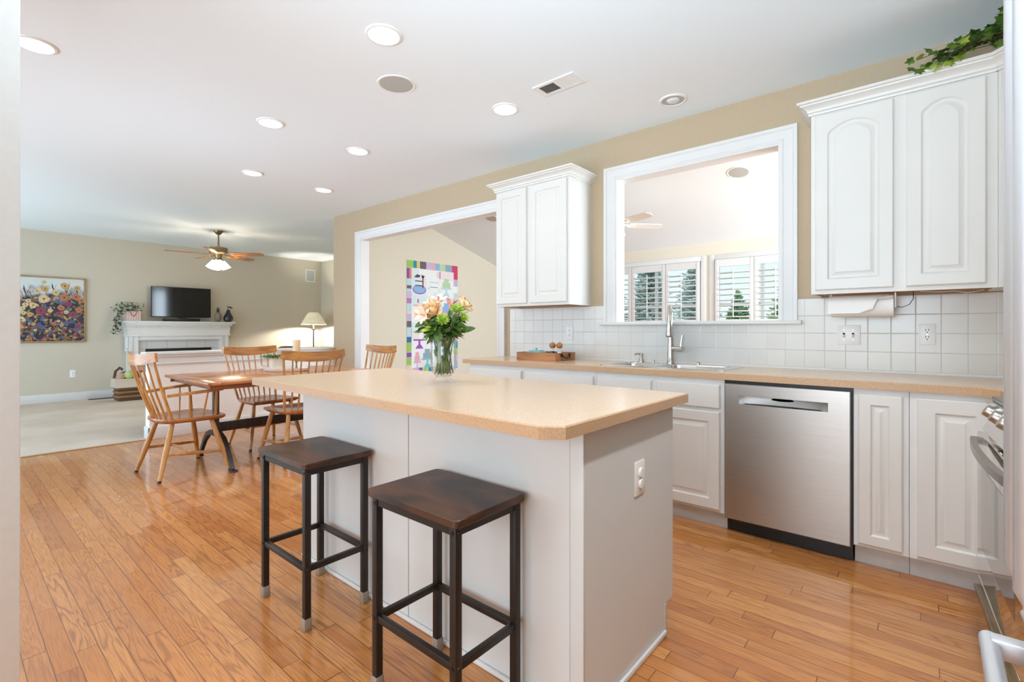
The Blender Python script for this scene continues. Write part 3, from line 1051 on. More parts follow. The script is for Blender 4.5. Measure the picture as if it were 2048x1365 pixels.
# ------------------------------------------------------------------ sink
t = thing('kitchen_sink', 'double-bowl stainless drop-in sink under the pass-through', 'sink', (-1.325, 3.23, CT1))
def rrect(x0, x1, y0, y1, r, n=5):
    out = []
    for (cx, cy, a0) in ((x1 - r, y1 - r, 0), (x0 + r, y1 - r, pi / 2), (x0 + r, y0 + r, pi), (x1 - r, y0 + r, 1.5 * pi)):
        for i in range(n + 1):
            a = a0 + (pi / 2) * i / n
            out.append((cx + r * cos(a), cy + r * sin(a)))
    return out

def bowl(m, x0, x1, y0, y1, depth, ztop):
    loops = [(rrect(x0, x1, y0, y1, 0.05), ztop), (rrect(x0 + .006, x1 - .006, y0 + .006, y1 - .006, 0.05), ztop - .012),
             (rrect(x0 + .014, x1 - .014, y0 + .014, y1 - .014, 0.055), ztop - depth + .03),
             (rrect(x0 + .04, x1 - .04, y0 + .04, y1 - .04, 0.05), ztop - depth)]
    k = len(loops[0][0])
    verts = [(a, b, z) for l, z in loops for a, b in l]
    faces = []
    for i in range(len(loops) - 1):
        for j in range(k):
            faces.append((i * k + j, i * k + (j + 1) % k, (i + 1) * k + (j + 1) % k, (i + 1) * k + j))
    faces.append(tuple(range((len(loops) - 1) * k, len(loops) * k)))
    m.add(verts, faces)

zt = CT1 + 0.006
B1 = (-1.69, -1.40, 3.03, 3.36)
B2 = (-1.35, -0.955, 3.03, 3.36)
m = MB()
outer = rrect(SK[0], SK[1], SK[2], SK[3], 0.03, 3)
oin = rrect(SK[0] + .008, SK[1] - .008, SK[2] + .008, SK[3] - .008, 0.03, 3)
k = len(outer)
m.add([(a, b, CT1 + .0005) for a, b in outer] + [(a, b, zt) for a, b in oin], [(i, (i + 1) % k, k + (i + 1) % k, k + i) for i in range(k)])
# deck: filled by triangulating with the bowl holes
bm = bmesh.new()
def ring(pts):
    vs = [bm.verts.new((a, b, zt)) for a, b in pts]
    return [bm.edges.new((vs[i], vs[(i + 1) % len(vs)])) for i in range(len(vs))]
es = ring(oin) + ring(rrect(*B1, 0.05)) + ring(rrect(*B2, 0.05))
bmesh.ops.triangle_fill(bm, use_beauty=True, use_dissolve=False, edges=es)
bm.verts.index_update()
m.add([v.co[:] for v in bm.verts], [[v.index for v in f.verts] for f in bm.faces])
bm.free()
build('rim', m, 'steel_h', t)
for B in (B1, B2):
    m = MB(); bowl(m, *B, 0.19, zt)
    bw = build('bowl', m, 'steel_h', t)
    m = MB(); m.lathe([(0.0001, 0.0), (0.04, 0.0), (0.045, 0.003)], 16, ((B[0] + B[1]) / 2, (B[2] + B[3]) / 2, zt - 0.187))
    build('drain', m, 'nickel', bw)

# faucet
fx, fy = -1.40, 3.425
t = thing('faucet', 'tall brushed nickel pull-down faucet with side lever', 'faucet', (fx, fy, zt))
m = MB()
m.lathe([(0.029, zt), (0.029, zt + .005), (0.026, zt + .010), (0.0235, zt + .06), (0.0185, zt + .20), (0.0150, zt + .31)], 18, (fx, fy, 0))
build('body', m, 'nickel', t)
m = MB()
fd_ = Vector((0.31, -0.95, 0)).normalized()
Rg = 0.066
pts = [(fx, fy, zt + 0.30)]
for i in range(13):
    a = pi * i / 12
    q = Vector((fx, fy, zt + 0.343)) + fd_ * (Rg - Rg * cos(a)) + Vector((0, 0, Rg * sin(a)))
    pts.append(q)
m.tube(pts, [0.015, 0.0145] + [0.0135] * 10 + [0.0125] * 2, 12)
build('spout', m, 'nickel', t)
hx, hy = pts[-1][0], pts[-1][1]
m = MB()
m.lathe([(0.0125, zt + .345), (0.0165, zt + .30), (0.0215, zt + .238), (0.0213, zt + .236), (0.0215, zt + .234), (0.0245, zt + .205), (0.0245, zt + .196), (0.021, zt + .190)], 18, (hx, hy, 0))
build('spray_head', m, 'nickel', t)
m = MB()
m.tube([(fx, fy, zt + 0.105), (fx + 0.085, fy, zt + 0.105)], 0.019, 14)
m.tube([(fx + 0.072, fy, zt + 0.10), (fx + 0.076, fy, zt + 0.15), (fx + 0.086, fy, zt + 0.205)], [0.010, 0.0075, 0.0075], 10)
build('lever', m, 'nickel', t)
# soap pump, hole caps
sx_, sy_ = -1.63, 3.43
t = thing('soap_dispenser', 'short nickel soap pump on the sink deck left of the faucet', 'soap dispenser', (sx_, sy_, zt))
m = MB()
m.lathe([(0.024, zt), (0.024, zt + .004), (0.02, zt + .012), (0.012, zt + .03), (0.010, zt + .045)], 14, (sx_, sy_, 0))
build('base', m, 'nickel', t)
m = MB()
m.lathe([(0.015, zt + .045), (0.016, zt + .062), (0.010, zt + .066)], 12, (sx_, sy_, 0))
m.tube([(sx_, sy_, zt + .058), (sx_ - 0.02, sy_ - 0.03, zt + .062), (sx_ - 0.03, sy_ - 0.045, zt + .055)], 0.006, 8)
build('pump_head', m, 'nickel', t)
for (x, r, lab) in ((-1.535, 0.010, 'small nickel hole cap between the soap pump and the faucet'), (-1.205, 0.013, 'small nickel hole cap right of the faucet')):
    m = MB(); m.lathe([(r, zt), (r, zt + .012), (r * .7, zt + .018), (0.0001, zt + .019)], 12, (x, 3.43, 0))
    tag(build('sink_hole_cap', m, 'nickel'), lab, 'sink cap')

# ------------------------------------------------------------------ dishwasher
t = thing('dishwasher', 'brushed stainless dishwasher with pocket handle between the white cabinets', 'dishwasher', (-0.573, 3.2, 0))
m = MB()
m.box(-0.877, -0.269, CF + 0.012, W - 0.02, 0.09, 0.874)
build('tub', m, 'black', t)
build('toe_panel', bx(-0.872, -0.274, CF + 0.045, CF + 0.06, 0.004, 0.09), 'black', t)
# door with a scooped pocket handle
DX0, DX1, DZ0, DZ1, DY = -0.872, -0.278, 0.088, 0.858, CF - 0.022
px0, px1, pz0, pz1 = -0.795, -0.372, 0.745, 0.792
m = MB()
def dv(x, z, d=0.0): return (x, DY + d, z)
fr = 0.004
# front face around the pocket
q = [dv(DX0 + fr, DZ0 + fr), dv(DX1 - fr, DZ0 + fr), dv(DX1 - fr, DZ1 - fr), dv(DX0 + fr, DZ1 - fr), dv(px0, pz0), dv(px1, pz0), dv(px1, pz1), dv(px0, pz1)]
m.add(q, [(0, 1, 5, 4), (1, 2, 6, 5), (2, 3, 7, 6), (3, 0, 4, 7)])
q = [dv(DX0 + fr, DZ0 + fr), dv(DX1 - fr, DZ0 + fr), dv(DX1 - fr, DZ1 - fr), dv(DX0 + fr, DZ1 - fr),
     dv(DX0, DZ0, fr), dv(DX1, DZ0, fr), dv(DX1, DZ1, fr), dv(DX0, DZ1, fr),
     dv(DX0, DZ0, 0.034), dv(DX1, DZ0, 0.034), dv(DX1, DZ1, 0.034), dv(DX0, DZ1, 0.034)]
m.add(q, [(0, 1, 5, 4), (1, 2, 6, 5), (2, 3, 7, 6), (3, 0, 4, 7), (4, 5, 9, 8), (5, 6, 10, 9), (6, 7, 11, 10), (7, 4, 8, 11), (8, 9, 10, 11)])
build('door', m, 'steel', t, smooth=0)
# pocket: back scoop curved (crescent)
m = MB()
n = 24
verts = []
for i in range(n + 1):
    u = i / n
    x = px0 + (px1 - px0) * u
    dep = 0.030 * (1 - (2 * u - 1) ** 2) ** 0.7
    dep = 0.036 * (1 - (2 * u - 1) ** 2) ** 0.8
    verts += [dv(x, pz0, 0.0), dv(x, pz0 + 0.006, dep * 0.7), dv(x, pz1 - 0.014, dep), dv(x, pz1 - .002, dep * 0.98), dv(x, pz1, 0.0)]
faces = []
for i in range(n):
    for j in range(4):
        faces.append((i * 5 + j, (i + 1) * 5 + j, (i + 1) * 5 + j + 1, i * 5 + j + 1))
m.add(verts, faces)
build('pocket_handle', m, steel('shaded_pocket_steel', (150, 147, 143), 0.42, 'x', 0.0), t, label='scooped pocket handle')  # darker steel carries the shadow of the scoop in its colour

# ------------------------------------------------------------------ island
IX0, IX1, IY0, IY1 = -2.44, -0.757, 1.2175, 1.872
t = thing('kitchen_island', 'grey-white painted kitchen island with two stools in front', 'kitchen island', ((IX0 + IX1) / 2, 1.54, 0))
m = MB()
m.box(IX0, IX1 - 0.006, IY0 + 0.006, IY1 - 0.075, 0.0, 0.876)
m.box(IX0, IX1 - 0.006, IY1 - 0.075, IY1, 0.115, 0.876)
build('body', m, 'island', t)
m = MB()
m.box(IX0 - 0.004, -1.579, IY0, IY0 + 0.006, 0.0, 0.876)
m.box(-1.573, IX1 - 0.05, IY0, IY0 + 0.006, 0.0, 0.876)
m.box(IX1 - 0.047, IX1, IY0 - 0.004, IY0 + 0.006, 0.0, 0.876, c=0.002)
build('front_panel', m, 'island', t)
m = MB()
m.box(IX1 - 0.006, IX1, IY0 + 0.006, IY1 - 0.075, 0.0, 0.876)
m.box(IX1 - 0.006, IX1, IY1 - 0.075, IY1, 0.115, 0.876)
build('end_panel', m, 'island', t)
m = MB()
m.box(IX1, IX1 + 0.012, IY0 - 0.012, IY1 - 0.080, 0.0, 0.022, c=0.006)
m.box(IX0, IX1 + 0.012, IY0 - 0.014, IY0, 0.0, 0.018, c=0.006)
build('shoe_moulding', m, 'trim', t)
build('toe_kick', bx(IX0, IX1 + 0.002, IY1 - 0.079, IY1 - 0.062, 0.0, 0.112), 'toe', t)
Mb = Matrix.Translation((0, 0, 0)) @ Matrix.Rotation(pi, 4, 'Z')
nd = 4
for i in range(nd):
    a = IX0 + 0.015 + (IX1 - IX0 - 0.02) * i / nd
    b = IX0 + 0.005 + (IX1 - IX0 - 0.02) * (i + 1) / nd + 0.006
    door('door', -b, -a, 0.125, 0.685, -IY1 - 0.021, t, M4=Mb)
    door('drawer_front', -b, -a, 0.705, 0.845, -IY1 - 0.021, t, M4=Mb, drawer=True)
m = MB()
slab(m, [(-2.655, 1.05), (-0.765, 1.008), (-0.708, 1.05), (-0.708, 1.905), (-2.655, 1.905)], 0.878, 0.914)
tag(build('island_worktop', m, ['counter', 'counteredge'], smooth=0), 'sand laminate island worktop with clipped corners, under the flower vase', 'worktop')

def outlet(name, loc, rotz, label, kind='outlet', cap=False):
    """cover plate in local xz, facing -y"""
    t = thing(name, label, 'outlet' if kind == 'outlet' else 'light switch', loc, rotz)
    wd = 0.116 if kind == 'switch' else 0.072
    m = MB(); m.box(-wd / 2, wd / 2, -0.006, 0.0, -0.0585, 0.0585, c=0.0025)
    build('cover_plate', m, 'white', t, world=False)
    if kind == 'outlet':
        for s in (1, -1):
            m = MB()
            m.lathe([(0.0165, -0.0085), (0.0165, -0.005)], 20, (0, 0, s * 0.0195), axis='y', sy=0.9)
            rc = build('receptacle', m, 'white', t, world=False)
            if cap:
                m = MB()
                m.lathe([(0.0165, -0.0085), (0.015, -0.013), (0.0001, -0.0145)], 18, (0, 0, s * 0.0195), axis='y')
                build('safety_cap', m, 'white', rc, world=False)
            else:
                m = MB()
                for dx in (-0.0062, 0.0062):
                    m.box(dx - 0.0014, dx + 0.0014, -0.0092, -0.0084, s * 0.0195 + 0.001, s * 0.0195 + 0.0105)
                m.lathe([(0.003, -0.0092), (0.003, -0.0084)], 8, (0, 0, s * 0.0195 - 0.0075), axis='y')
                build('slots', m, 'dark', rc, world=False)
        m = MB(); m.lathe([(0.0028, -0.0075), (0.0028, -0.005)], 8, (0, 0, 0), axis='y')
        build('screw', m, 'nickel', t, world=False)
    else:
        for dx in (-0.023, 0.023):
            m = MB()
            m.box(dx - 0.0055, dx + 0.0055, -0.0072, -0.0055, -0.012, 0.012)
            sw = build('switch_slot', m, 'dark', t, world=False)
            m = MB()
            m.M = Matrix.Translation((dx, -0.007, -0.002)) @ Matrix.Rotation(radians(25), 4, 'X')
            m.box(-0.004, 0.004, -0.010, 0.002, -0.005, 0.006, c=0.001)
            build('toggle', m, 'white', sw, world=False)
            for dz in (-0.03, 0.03):
                m = MB(); m.lathe([(0.0026, -0.0075), (0.0026, -0.005)], 8, (dx, 0, dz), axis='y')
                build('screw', m, 'nickel', t, world=False)
    return t

outlet('outlet_plate', (IX1, 1.574, 0.650), pi / 2, 'white outlet with round safety caps on the island end', cap=True)
outlet('outlet_plate', (-2.34, W - 0.008, 1.131), 0, 'white outlet on the tiles above the wooden tray')
outlet('outlet_plate', (0.011, W - 0.008, 1.136), 0, 'white outlet on the tiles under the arched cabinet, right of the switches')
outlet('switch_plate', (-0.348, W - 0.008, 1.131), 0, 'white double toggle switch plate below the paper towel', kind='switch')
outlet('outlet_plate', (LX, 1.418, 0.44), pi / 2, 'white outlet on the living room wall below the painting')

# ------------------------------------------------------------------ bar stools
def stool(loc, label):
    t = thing('bar_stool', label, 'stool', loc, 0, 'bar stools at the island')
    m = MB()
    pr = rrect(-0.212, 0.212, -0.152, 0.152, 0.018, 4)
    k = len(pr)
    pr2 = rrect(-0.209, 0.209, -0.149, 0.149, 0.016, 4)
    verts = [(a, b, 0.626) for a, b in pr2] + [(a, b, 0.629) for a, b in pr] + [(a, b, 0.647) for a, b in pr] + [(a, b, 0.650) for a, b in pr2]
    faces = [(i * k + j, i * k + (j + 1) % k, (i + 1) * k + (j + 1) % k, (i + 1) * k + j) for i in range(3) for j in range(k)]
    faces += [tuple(reversed(range(k))), tuple(range(3 * k, 4 * k))]
    m.add(verts, faces)
    build('seat', m, 'stoolwood', t, world=False)
    lx, ly, s = 0.184, 0.127, 0.0125
    for i in (-1, 1):
        for j in (-1, 1):
            m = MB(); m.box(i * lx - s, i * lx + s, j * ly - s, j * ly + s, 0.03, 0.626, c=0.002)
            lg = build('leg', m, 'stoolmetal', t, world=False)
            m = MB()
            q = s + 0.003
            m.box(i * lx - q, i * lx + q, j * ly - q, j * ly + q, 0.0, 0.047, c=0.003)
            build('foot_cap', m, 'footcap', lg, world=False)
            for zz in (0.607, 0.235):
                m = MB(); m.lathe([(0.0065, -0.002), (0.005, 0.0)], 8, (i * lx, j * (ly + s) + (0.002 if j > 0 else -0.0), zz), axis='y')
                build('bolt', m, 'black', lg, world=False)
                m = MB(); m.lathe([(0.0065, -0.002), (0.005, 0.0)], 8, (i * (lx + s) + (0.002 if i > 0 else 0), j * ly, zz), axis='x')
                build('bolt', m, 'black', lg, world=False)
    for j in (-1, 1):
        build('seat_rail', bx(-lx + s, lx - s, j * ly - 0.008, j * ly + 0.008, 0.598, 0.626), 'stoolmetal', t, world=False)
        build('stretcher', bx(-lx + s, lx - s, j * ly - 0.009, j * ly + 0.009, 0.224, 0.246, c=0.001), 'stoolmetal', t, world=False)
    for i in (-1, 1):
        build('seat_rail', bx(i * lx - 0.008, i * lx + 0.008, -ly + s, ly - s, 0.598, 0.626), 'stoolmetal', t, world=False)
        build('stretcher', bx(i * lx - 0.009, i * lx + 0.009, -ly + s, ly - s, 0.224, 0.246, c=0.001), 'stoolmetal', t, world=False)
    return t

s0 = stool((-2.010, 1.050, 0), 'brown wooden bar stool on dark metal legs, the one nearer the dining table')
dup(s0, (-1.166, 1.046, 0), 0, 'brown wooden bar stool on dark metal legs, the big one nearest the viewer')

#%%PART2
# ------------------------------------------------------------------ range and fridge along the right wall
t = thing('kitchen_range', 'stainless range with round knobs standing beside the corner cabinet', 'range', (0.155, 2.585, 0), radians(3.0))
L = 0.756
m = MB()
m.box(0.032, 0.66, -L, 0, 0.03, 0.895)
build('body', m, 'steel_h', t, world=False)
m = MB(); m.box(0.04, 0.66, -L, 0, 0.895, 0.912, c=0.003)
build('cooktop', m, 'blackgloss', t, world=False)
m = MB()
m.prism([(0.012, 0.785), (0.075, 0.895), (0.10, 0.895), (0.10, 0.785)], -L, 0, 'y')
build('control_panel', m, 'steel_h', t, world=False)
m = MB()
m.box(0.0, 0.03, -L + 0.003, -0.003, 0.235, 0.775, c=0.004)
dr = build('oven_door', m, 'steel_mirror', t, world=False)
m = MB(); m.box(-0.001, 0.004, -L + 0.09, -0.09, 0.36, 0.66)
build('oven_window', m, steel('dark_oven_glass', (150, 148, 146), 0.05, 'z', 0.0, 0.0), dr, world=False)
m = MB()
pts = []
for i in range(17):
    u = i / 16
    pts.append((-0.014 - 0.020 * sin(pi * u) ** 0.7, -0.035 - (L - 0.07) * u, 0.745))
m.bar(pts, 0.018, 0.026)
m.box(-0.018, 0.004, -0.062, -0.030, 0.733, 0.757)
m.box(-0.018, 0.004, -L + 0.03, -L + 0.062, 0.733, 0.757)
build('door_handle', m, 'steel', dr, world=False)
m = MB(); m.box(0.0, 0.03, -L + 0.003, -0.003, 0.045, 0.225, c=0.004)
dw = build('storage_drawer', m, 'steel_mirror', t, world=False)
m = MB(); m.box(-0.016, 0.002, -L + 0.05, -0.05, 0.190, 0.206, c=0.003)
build('drawer_handle', m, 'brass', dw, world=False)
ax = Vector((-0.87, 0, 0.5)).normalized()
for i in range(5):
    m = MB()
    c0 = Vector((0.050, -0.10 - i * 0.139, 0.846))
    m.tube([c0, c0 + ax * 0.012, c0 + ax * 0.0121, c0 + ax * 0.02, c0 + ax * 0.0201, c0 + ax * 0.045, c0 + ax * 0.048],
           [0.016, 0.016, 0.026, 0.026, 0.023, 0.021, 0.019], 18)
    build('knob', m, 'nickel', t, world=False)
for (yy, xx) in ((-0.2, 0.22), (-0.56, 0.22), (-0.2, 0.5), (-0.56, 0.5)):
    m = MB(); m.tube([(xx + 0.09 * cos(a * pi / 8), yy + 0.09 * sin(a * pi / 8), 0.918) for a in range(16)], 0.006, 8, closed=True)
    build('burner_grate', m, 'black', t, world=False)

t = thing('refrigerator', 'tall stainless refrigerator at the edge of the room beside the range', 'refrigerator', (0.5, 1.0, 0))
FXF, FY0, FY1 = 0.121, 0.26, 1.17
m = MB(); m.box(FXF + 0.052, 0.852, FY0 + 0.004, FY1 - 0.004, 0.03, 1.80)
build('body', m, 'steel_fridge', t)
for (a, b) in ((FY0, 0.712), (0.718, FY1)):
    m = MB()
    pr = [(FXF + 0.05, a), (FXF + 0.012, a)] + [(FXF + 0.012 * (1 - sin(q * pi / 8)), a + 0.012 * (1 - cos(q * pi / 8))) for q in range(1, 5)]
    pr += [(FXF + 0.020 * (1 - cos(q * pi / 12)), b - 0.020 * (1 - sin(q * pi / 12))) for q in range(0, 7)] + [(FXF + 0.05, b)]
    m.prism(pr, 0.742, 1.795, 'z')
    d = build('door', m, 'steel_fridge', t)
    hy = 0.68 if a < 0.6 else 0.752
    m = MB(); m.tube([(FXF - 0.002, hy, 0.90), (FXF - 0.036, hy, 0.888), (FXF - 0.044, hy, 0.91), (FXF - 0.044, hy, 1.60), (FXF - 0.036, hy, 1.625), (FXF - 0.002, hy, 1.63)], [.011, .0115, .0115, .0115, .0115, .011], 14)
    build('door_handle', m, 'steel_fridge', d)
m = MB(); m.box(FXF, FXF + 0.05, FY0, FY1, 0.09, 0.70, c=0.006)
d = build('freezer_drawer', m, 'steel_mirror', t)
m = MB()
m.tube([(FXF - 0.041, 0.37, 0.672), (FXF - 0.044, 0.45, 0.672), (FXF - 0.046, 0.71, 0.672), (FXF - 0.044, 0.99, 0.672), (FXF - 0.043, 1.083, 0.672)], 0.0125, 14)
m.box(FXF - 0.043, FXF + 0.002, 1.052, 1.08, 0.657, 0.686, c=0.003)
m.box(FXF - 0.043, FXF + 0.002, 0.38, 0.408, 0.657, 0.686, c=0.003)
build('drawer_handle', m, 'steel_fridge', d)
build('base_grille', bx(FXF + 0.03, FXF + 0.05, FY0 + .01, FY1 - .01, 0.0, 0.085), 'black', t)

# ------------------------------------------------------------------ paper towel, cord, tray with its things
t = thing('paper_towel_holder', 'paper towel roll hanging under the arched wall cabinet', 'paper towels', (-0.27, 3.32, UZ0))
rx0, rx1, ry, rz, rr = -0.405, -0.125, 3.315, 1.292, 0.058
m = MB()
m.lathe([(0.02, rx0), (rr, rx0), (rr, rx1), (0.02, rx1)], 36, (0, ry, rz), axis='x', cap=False)
m.lathe([(0.02, rx1), (0.02, rx0)], 24, (0, ry, rz), axis='x', cap=False)
rl = build('roll', m, 'paper', t)
# loose last sheet, its front corner folded over
m = MB()
nu, nv = 14, 10
verts = []
for j in range(nv + 1):
    for i in range(nu + 1):
        u, v = i / nu, j / nv
        x = rx0 - 0.012 + (0.29) * u
        if v < 0.5:
            a = radians(100 + 80 * (v / 0.5))
            y = ry + cos(a) * (rr + .004); z = rz + sin(a) * (rr + .004)
        else:
            y = ry - (rr + .004) - 0.012 * (v - .5) * 2; z = rz - 0.040 * (v - .5) * 2
        cut = max(0.0, (u - 0.50) * 2.2)
        if v > 1 - cut:       # folded corner
            vv = 1 - cut
            k2 = (v - vv)
            z = rz + 0.03 + 0.02 * k2 if vv < .5 else z + 0.05 * k2
            y -= 0.006 + 0.01 * k2
        verts.append((x, y, z))
faces = [(j * (nu + 1) + i, j * (nu + 1) + i + 1, (j + 1) * (nu + 1) + i + 1, (j + 1) * (nu + 1) + i) for j in range(nv) for i in range(nu)]
m.add(verts, faces)
build('loose_sheet', m, 'paper', rl)
m = MB()
m.tube([(rx0 - .006, ry, rz), (rx1 + .008, ry, rz)], 0.008, 10)
for x in (rx0 - 0.004, rx1 + 0.006):
    m.box(x - 0.003, x + 0.003, ry - 0.012, ry + 0.012, rz - 0.01, UZ0)
build('bracket', m, 'white', t)

m = MB()
m.tube([(-0.112, 3.30, 1.285), (-0.09, 3.305, 1.283), (-0.062, 3.31, 1.295), (-0.045, 3.315, 1.325), (-0.046, 3.32, 1.372)], 0.0018, 6)
tag(build('light_cord', m, 'black'), 'thin black cord looping down beside the paper towel roll', 'cord')
m = MB()
m.tube([(-0.02, 3.42, 1.370), (0.06, 3.41, 1.362), (0.12, 3.42, 1.364), (0.17, 3.40, 1.352), (0.23, 3.42, 1.365)], 0.0022, 6)
tag(build('light_cord', m, 'white'), 'pale cord stapled under the arched wall cabinet', 'cord')

t = thing('wooden_tray', 'reclaimed wood tray with black handles on the sink counter', 'tray', (-2.37, 3.17, CT1))
tx0, tx1, ty0, ty1 = -2.50, -2.165, 3.05, 3.33
tx0, tx1, ty0, ty1 = -2.565, -2.175, 3.085, 3.36
m = MB()
m.box(tx0, tx1, ty0, ty1, CT1, CT1 + 0.012)
m.box(tx0, tx1, ty0, ty0 + 0.013, CT1 + .012, CT1 + 0.064)
m.box(tx0, tx1, ty1 - 0.013, ty1, CT1 + .012, CT1 + 0.064)
m.box(tx0, tx0 + 0.013, ty0 + .013, ty1 - .013, CT1 + .012, CT1 + 0.064)
m.box(tx1 - 0.013, tx1, ty0 + .013, ty1 - .013, CT1 + .012, CT1 + 0.064)
build('box', m, 'traywood', t)
for x, s in ((tx1, 1), (tx0, -1)):
    ym = (ty0 + ty1) / 2
    m = MB()
    m.tube([(x, ym - .055, CT1 + .048), (x + s * .010, ym - .05, CT1 + .044), (x + s * .018, ym - .035, CT1 + .026), (x + s * .018, ym + .035, CT1 + .026), (x + s * .010, ym + .05, CT1 + .044), (x, ym + .055, CT1 + .048)], 0.005, 8)
    m.box(x, x + s * .003, ym - .068, ym - .042, CT1 + .034, CT1 + .06)
    m.box(x, x + s * .003, ym + .042, ym + .068, CT1 + .034, CT1 + .06)
    build('handle', m, 'black', t)
zt_ = CT1 + 0.0125
t = thing('butter_dish', 'teal glazed covered butter dish in the wooden tray', 'butter dish', (-2.46, 3.22, zt_))
m = MB(); m.box(-2.545, -2.385, 3.17, 3.27, zt_, zt_ + 0.03, c=0.008)
build('dish', m, 'teal', t)
m = MB(); m.box(-2.54, -2.39, 3.172, 3.268, zt_ + .03, zt_ + 0.056, c=0.008); m.box(-2.52, -2.41, 3.185, 3.255, zt_ + .05, zt_ + 0.064, c=0.007)
ld = build('lid', m, 'teal', t)
m = MB(); m.lathe([(0.006, zt_ + .063), (0.005, zt_ + .07), (0.010, zt_ + .078), (0.009, zt_ + .083), (0.001, zt_ + .085)], 12, (-2.465, 3.22, 0))
build('knob', m, 'teal', ld)
for (x, y, fill, lab) in ((-2.285, 3.20, 'pepper', 'pepper mill with round wooden head in the wooden tray'), (-2.228, 3.215, 'salt', 'salt mill full of white salt in the wooden tray')):
    t = thing('pepper_mill' if fill == 'pepper' else 'salt_mill', lab, 'mill', (x, y, zt_))
    m = MB()
    m.lathe([(0.023, zt_), (0.023, zt_ + .006), (0.021, zt_ + .03), (0.017, zt_ + .075), (0.014, zt_ + .088)], 20, (x, y, 0), cap=False)
    build('glass_body', m, 'glass', t)
    m = MB(); hh = 0.062 if fill == 'pepper' else 0.058
    m.lathe([(0.020, zt_ + .003), (0.0195, zt_ + .03), (0.0165, zt_ + hh)], 18, (x, y, 0))
    build('contents', m, fill, t)
    m = MB(); m.lathe([(0.014, zt_ + .086), (0.024, zt_ + .096), (0.027, zt_ + .110), (0.022, zt_ + .124), (0.008, zt_ + .131), (0.001, zt_ + .132)], 20, (x, y, 0))
    hd = build('wooden_head', m, 'millwood', t)
    m = MB(); m.sphere((x, y, zt_ + .135), 0.006, 10, 6)
    build('top_knob', m, 'steel_h', hd)

# ------------------------------------------------------------------ leaves, petals
def patch(m, M4, length, width, curl=0.3, cup=0.15, nu=4, nv=6, shape=1.0, tip=0.0, base=0.08):
    """leaf or petal: grows along local +y, upper face +z"""
    verts, faces = [], []
    for j in range(nv + 1):
        v = j / nv
        wv = width * (base + (1 - base) * sin(pi * min(1.0, v ** shape)) ** 0.8) if tip == 0 else width * (base + (1 - base) * sin(pi / 2 * min(1, v * 1.25)) ** 0.9) * (1 if v < .75 else 1 - tip * (v - .75) * 4)
        if tip == 0 and j == nv:
            wv = width * 0.02
        for i in range(nu + 1):
            u = -1 + 2 * i / nu
            a = curl * v
            y = length * (sin(a) / a if abs(a) > 1e-4 else 1) * v if False else length * v * cos(curl * v * 0.6)
            z = length * v * sin(curl * v * 0.6)
            verts.append(M4 @ Vector((u * wv / 2, y, z + cup * wv * (u * u))))
    for j in range(nv):
        for i in range(nu):
            a = j * (nu + 1) + i
            faces.append((a, a + 1, a + nu + 2, a + nu + 1))
    m.add(verts, faces)


def frame_to(d, pos=(0, 0, 0), roll=0.0):
    """matrix whose local z points along d"""
    q = Vector(d).normalized().to_track_quat('Z', 'Y')
    return Matrix.Translation(pos) @ q.to_matrix().to_4x4() @ Matrix.Rotation(roll, 4, 'Z')


CR = Vector((cos(YAW), sin(YAW), 0))      # a horizontal direction across the island
CFW = Vector((-sin(YAW), cos(YAW), 0))
VX, VY, VZ = -1.735, 1.545, 0.914

t = thing('flower_vase', 'clear footed glass vase of water with flowers on the island', 'vase', (VX, VY, VZ))
m = MB()
n8 = 28
prof = [(0.046, .0), (0.050, .004), (0.048, .012), (0.036, .018), (0.034, .024), (0.040, .032), (0.054, .050), (0.0605, .075), (0.061, .155), (0.058, .165), (0.066, .216)]
m.lathe([(r, VZ + z) for r, z in prof], n8, (VX, VY, 0), cap=False)
m.lathe([(0.001, VZ + .026), (0.036, VZ + .030), (0.051, VZ + .051), (0.0575, VZ + .076), (0.0580, VZ + .155), (0.0555, VZ + .166), (0.0635, VZ + .214), (0.066, VZ + .216)], n8, (VX, VY, 0), cap=False)
build('glass', m, 'glass', t)
m = MB()
m.lathe([(0.001, VZ + .027), (0.035, VZ + .031), (0.050, VZ + .052), (0.0565, VZ + .077), (0.057, VZ + .152), (0.001, VZ + .152)], n8, (VX, VY, 0), cap=False)
build('water', m, 'water', t)

frng = random.Random(11)
def at(lr, z, df=0.0):
    return Vector((VX, VY, 0)) + CR * lr + CFW * df + Vector((0, 0, z))

def stem_part(t, head, r=0.0028, material='stem'):
    a = frng.uniform(0, 2 * pi)
    fr2 = frng.uniform(.02, .046)
    foot = Vector((VX + fr2 * cos(a), VY + fr2 * sin(a), VZ + 0.044))
    hv = Vector((head.x - VX, head.y - VY, 0))
    nk = Vector((VX, VY, VZ + 0.20)) + hv * 0.35
    pts = []
    for i in range(9):
        u = i / 8
        pts.append(foot * (1 - u) ** 2 + nk * 2 * u * (1 - u) + head * u * u)
    m = MB(); m.tube(pts, r, 7)
    return build('stem', m, material, t), pts

def leaves_on(t, pts, n, ln=0.05, material='leaf', lo=0.45):
    m = MB()
    for i in range(n):
        u = lo + (0.95 - lo) * (i + 0.5) / n
        p = pts[min(8, int(u * 8))]
        a = frng.uniform(0, 2 * pi)
        d = Vector((cos(a), sin(a), frng.uniform(-0.1, 0.7))).normalized()
        M4 = Matrix.Translation(p) @ d.to_track_quat('Y', 'Z').to_matrix().to_4x4() @ Matrix.Rotation(frng.uniform(-.5, .5), 4, 'Y')
        patch(m, M4, ln * frng.uniform(.8, 1.25), ln * 0.5, frng.uniform(-.6, .2), 0.12)
    return build('leaves', m, material, t)

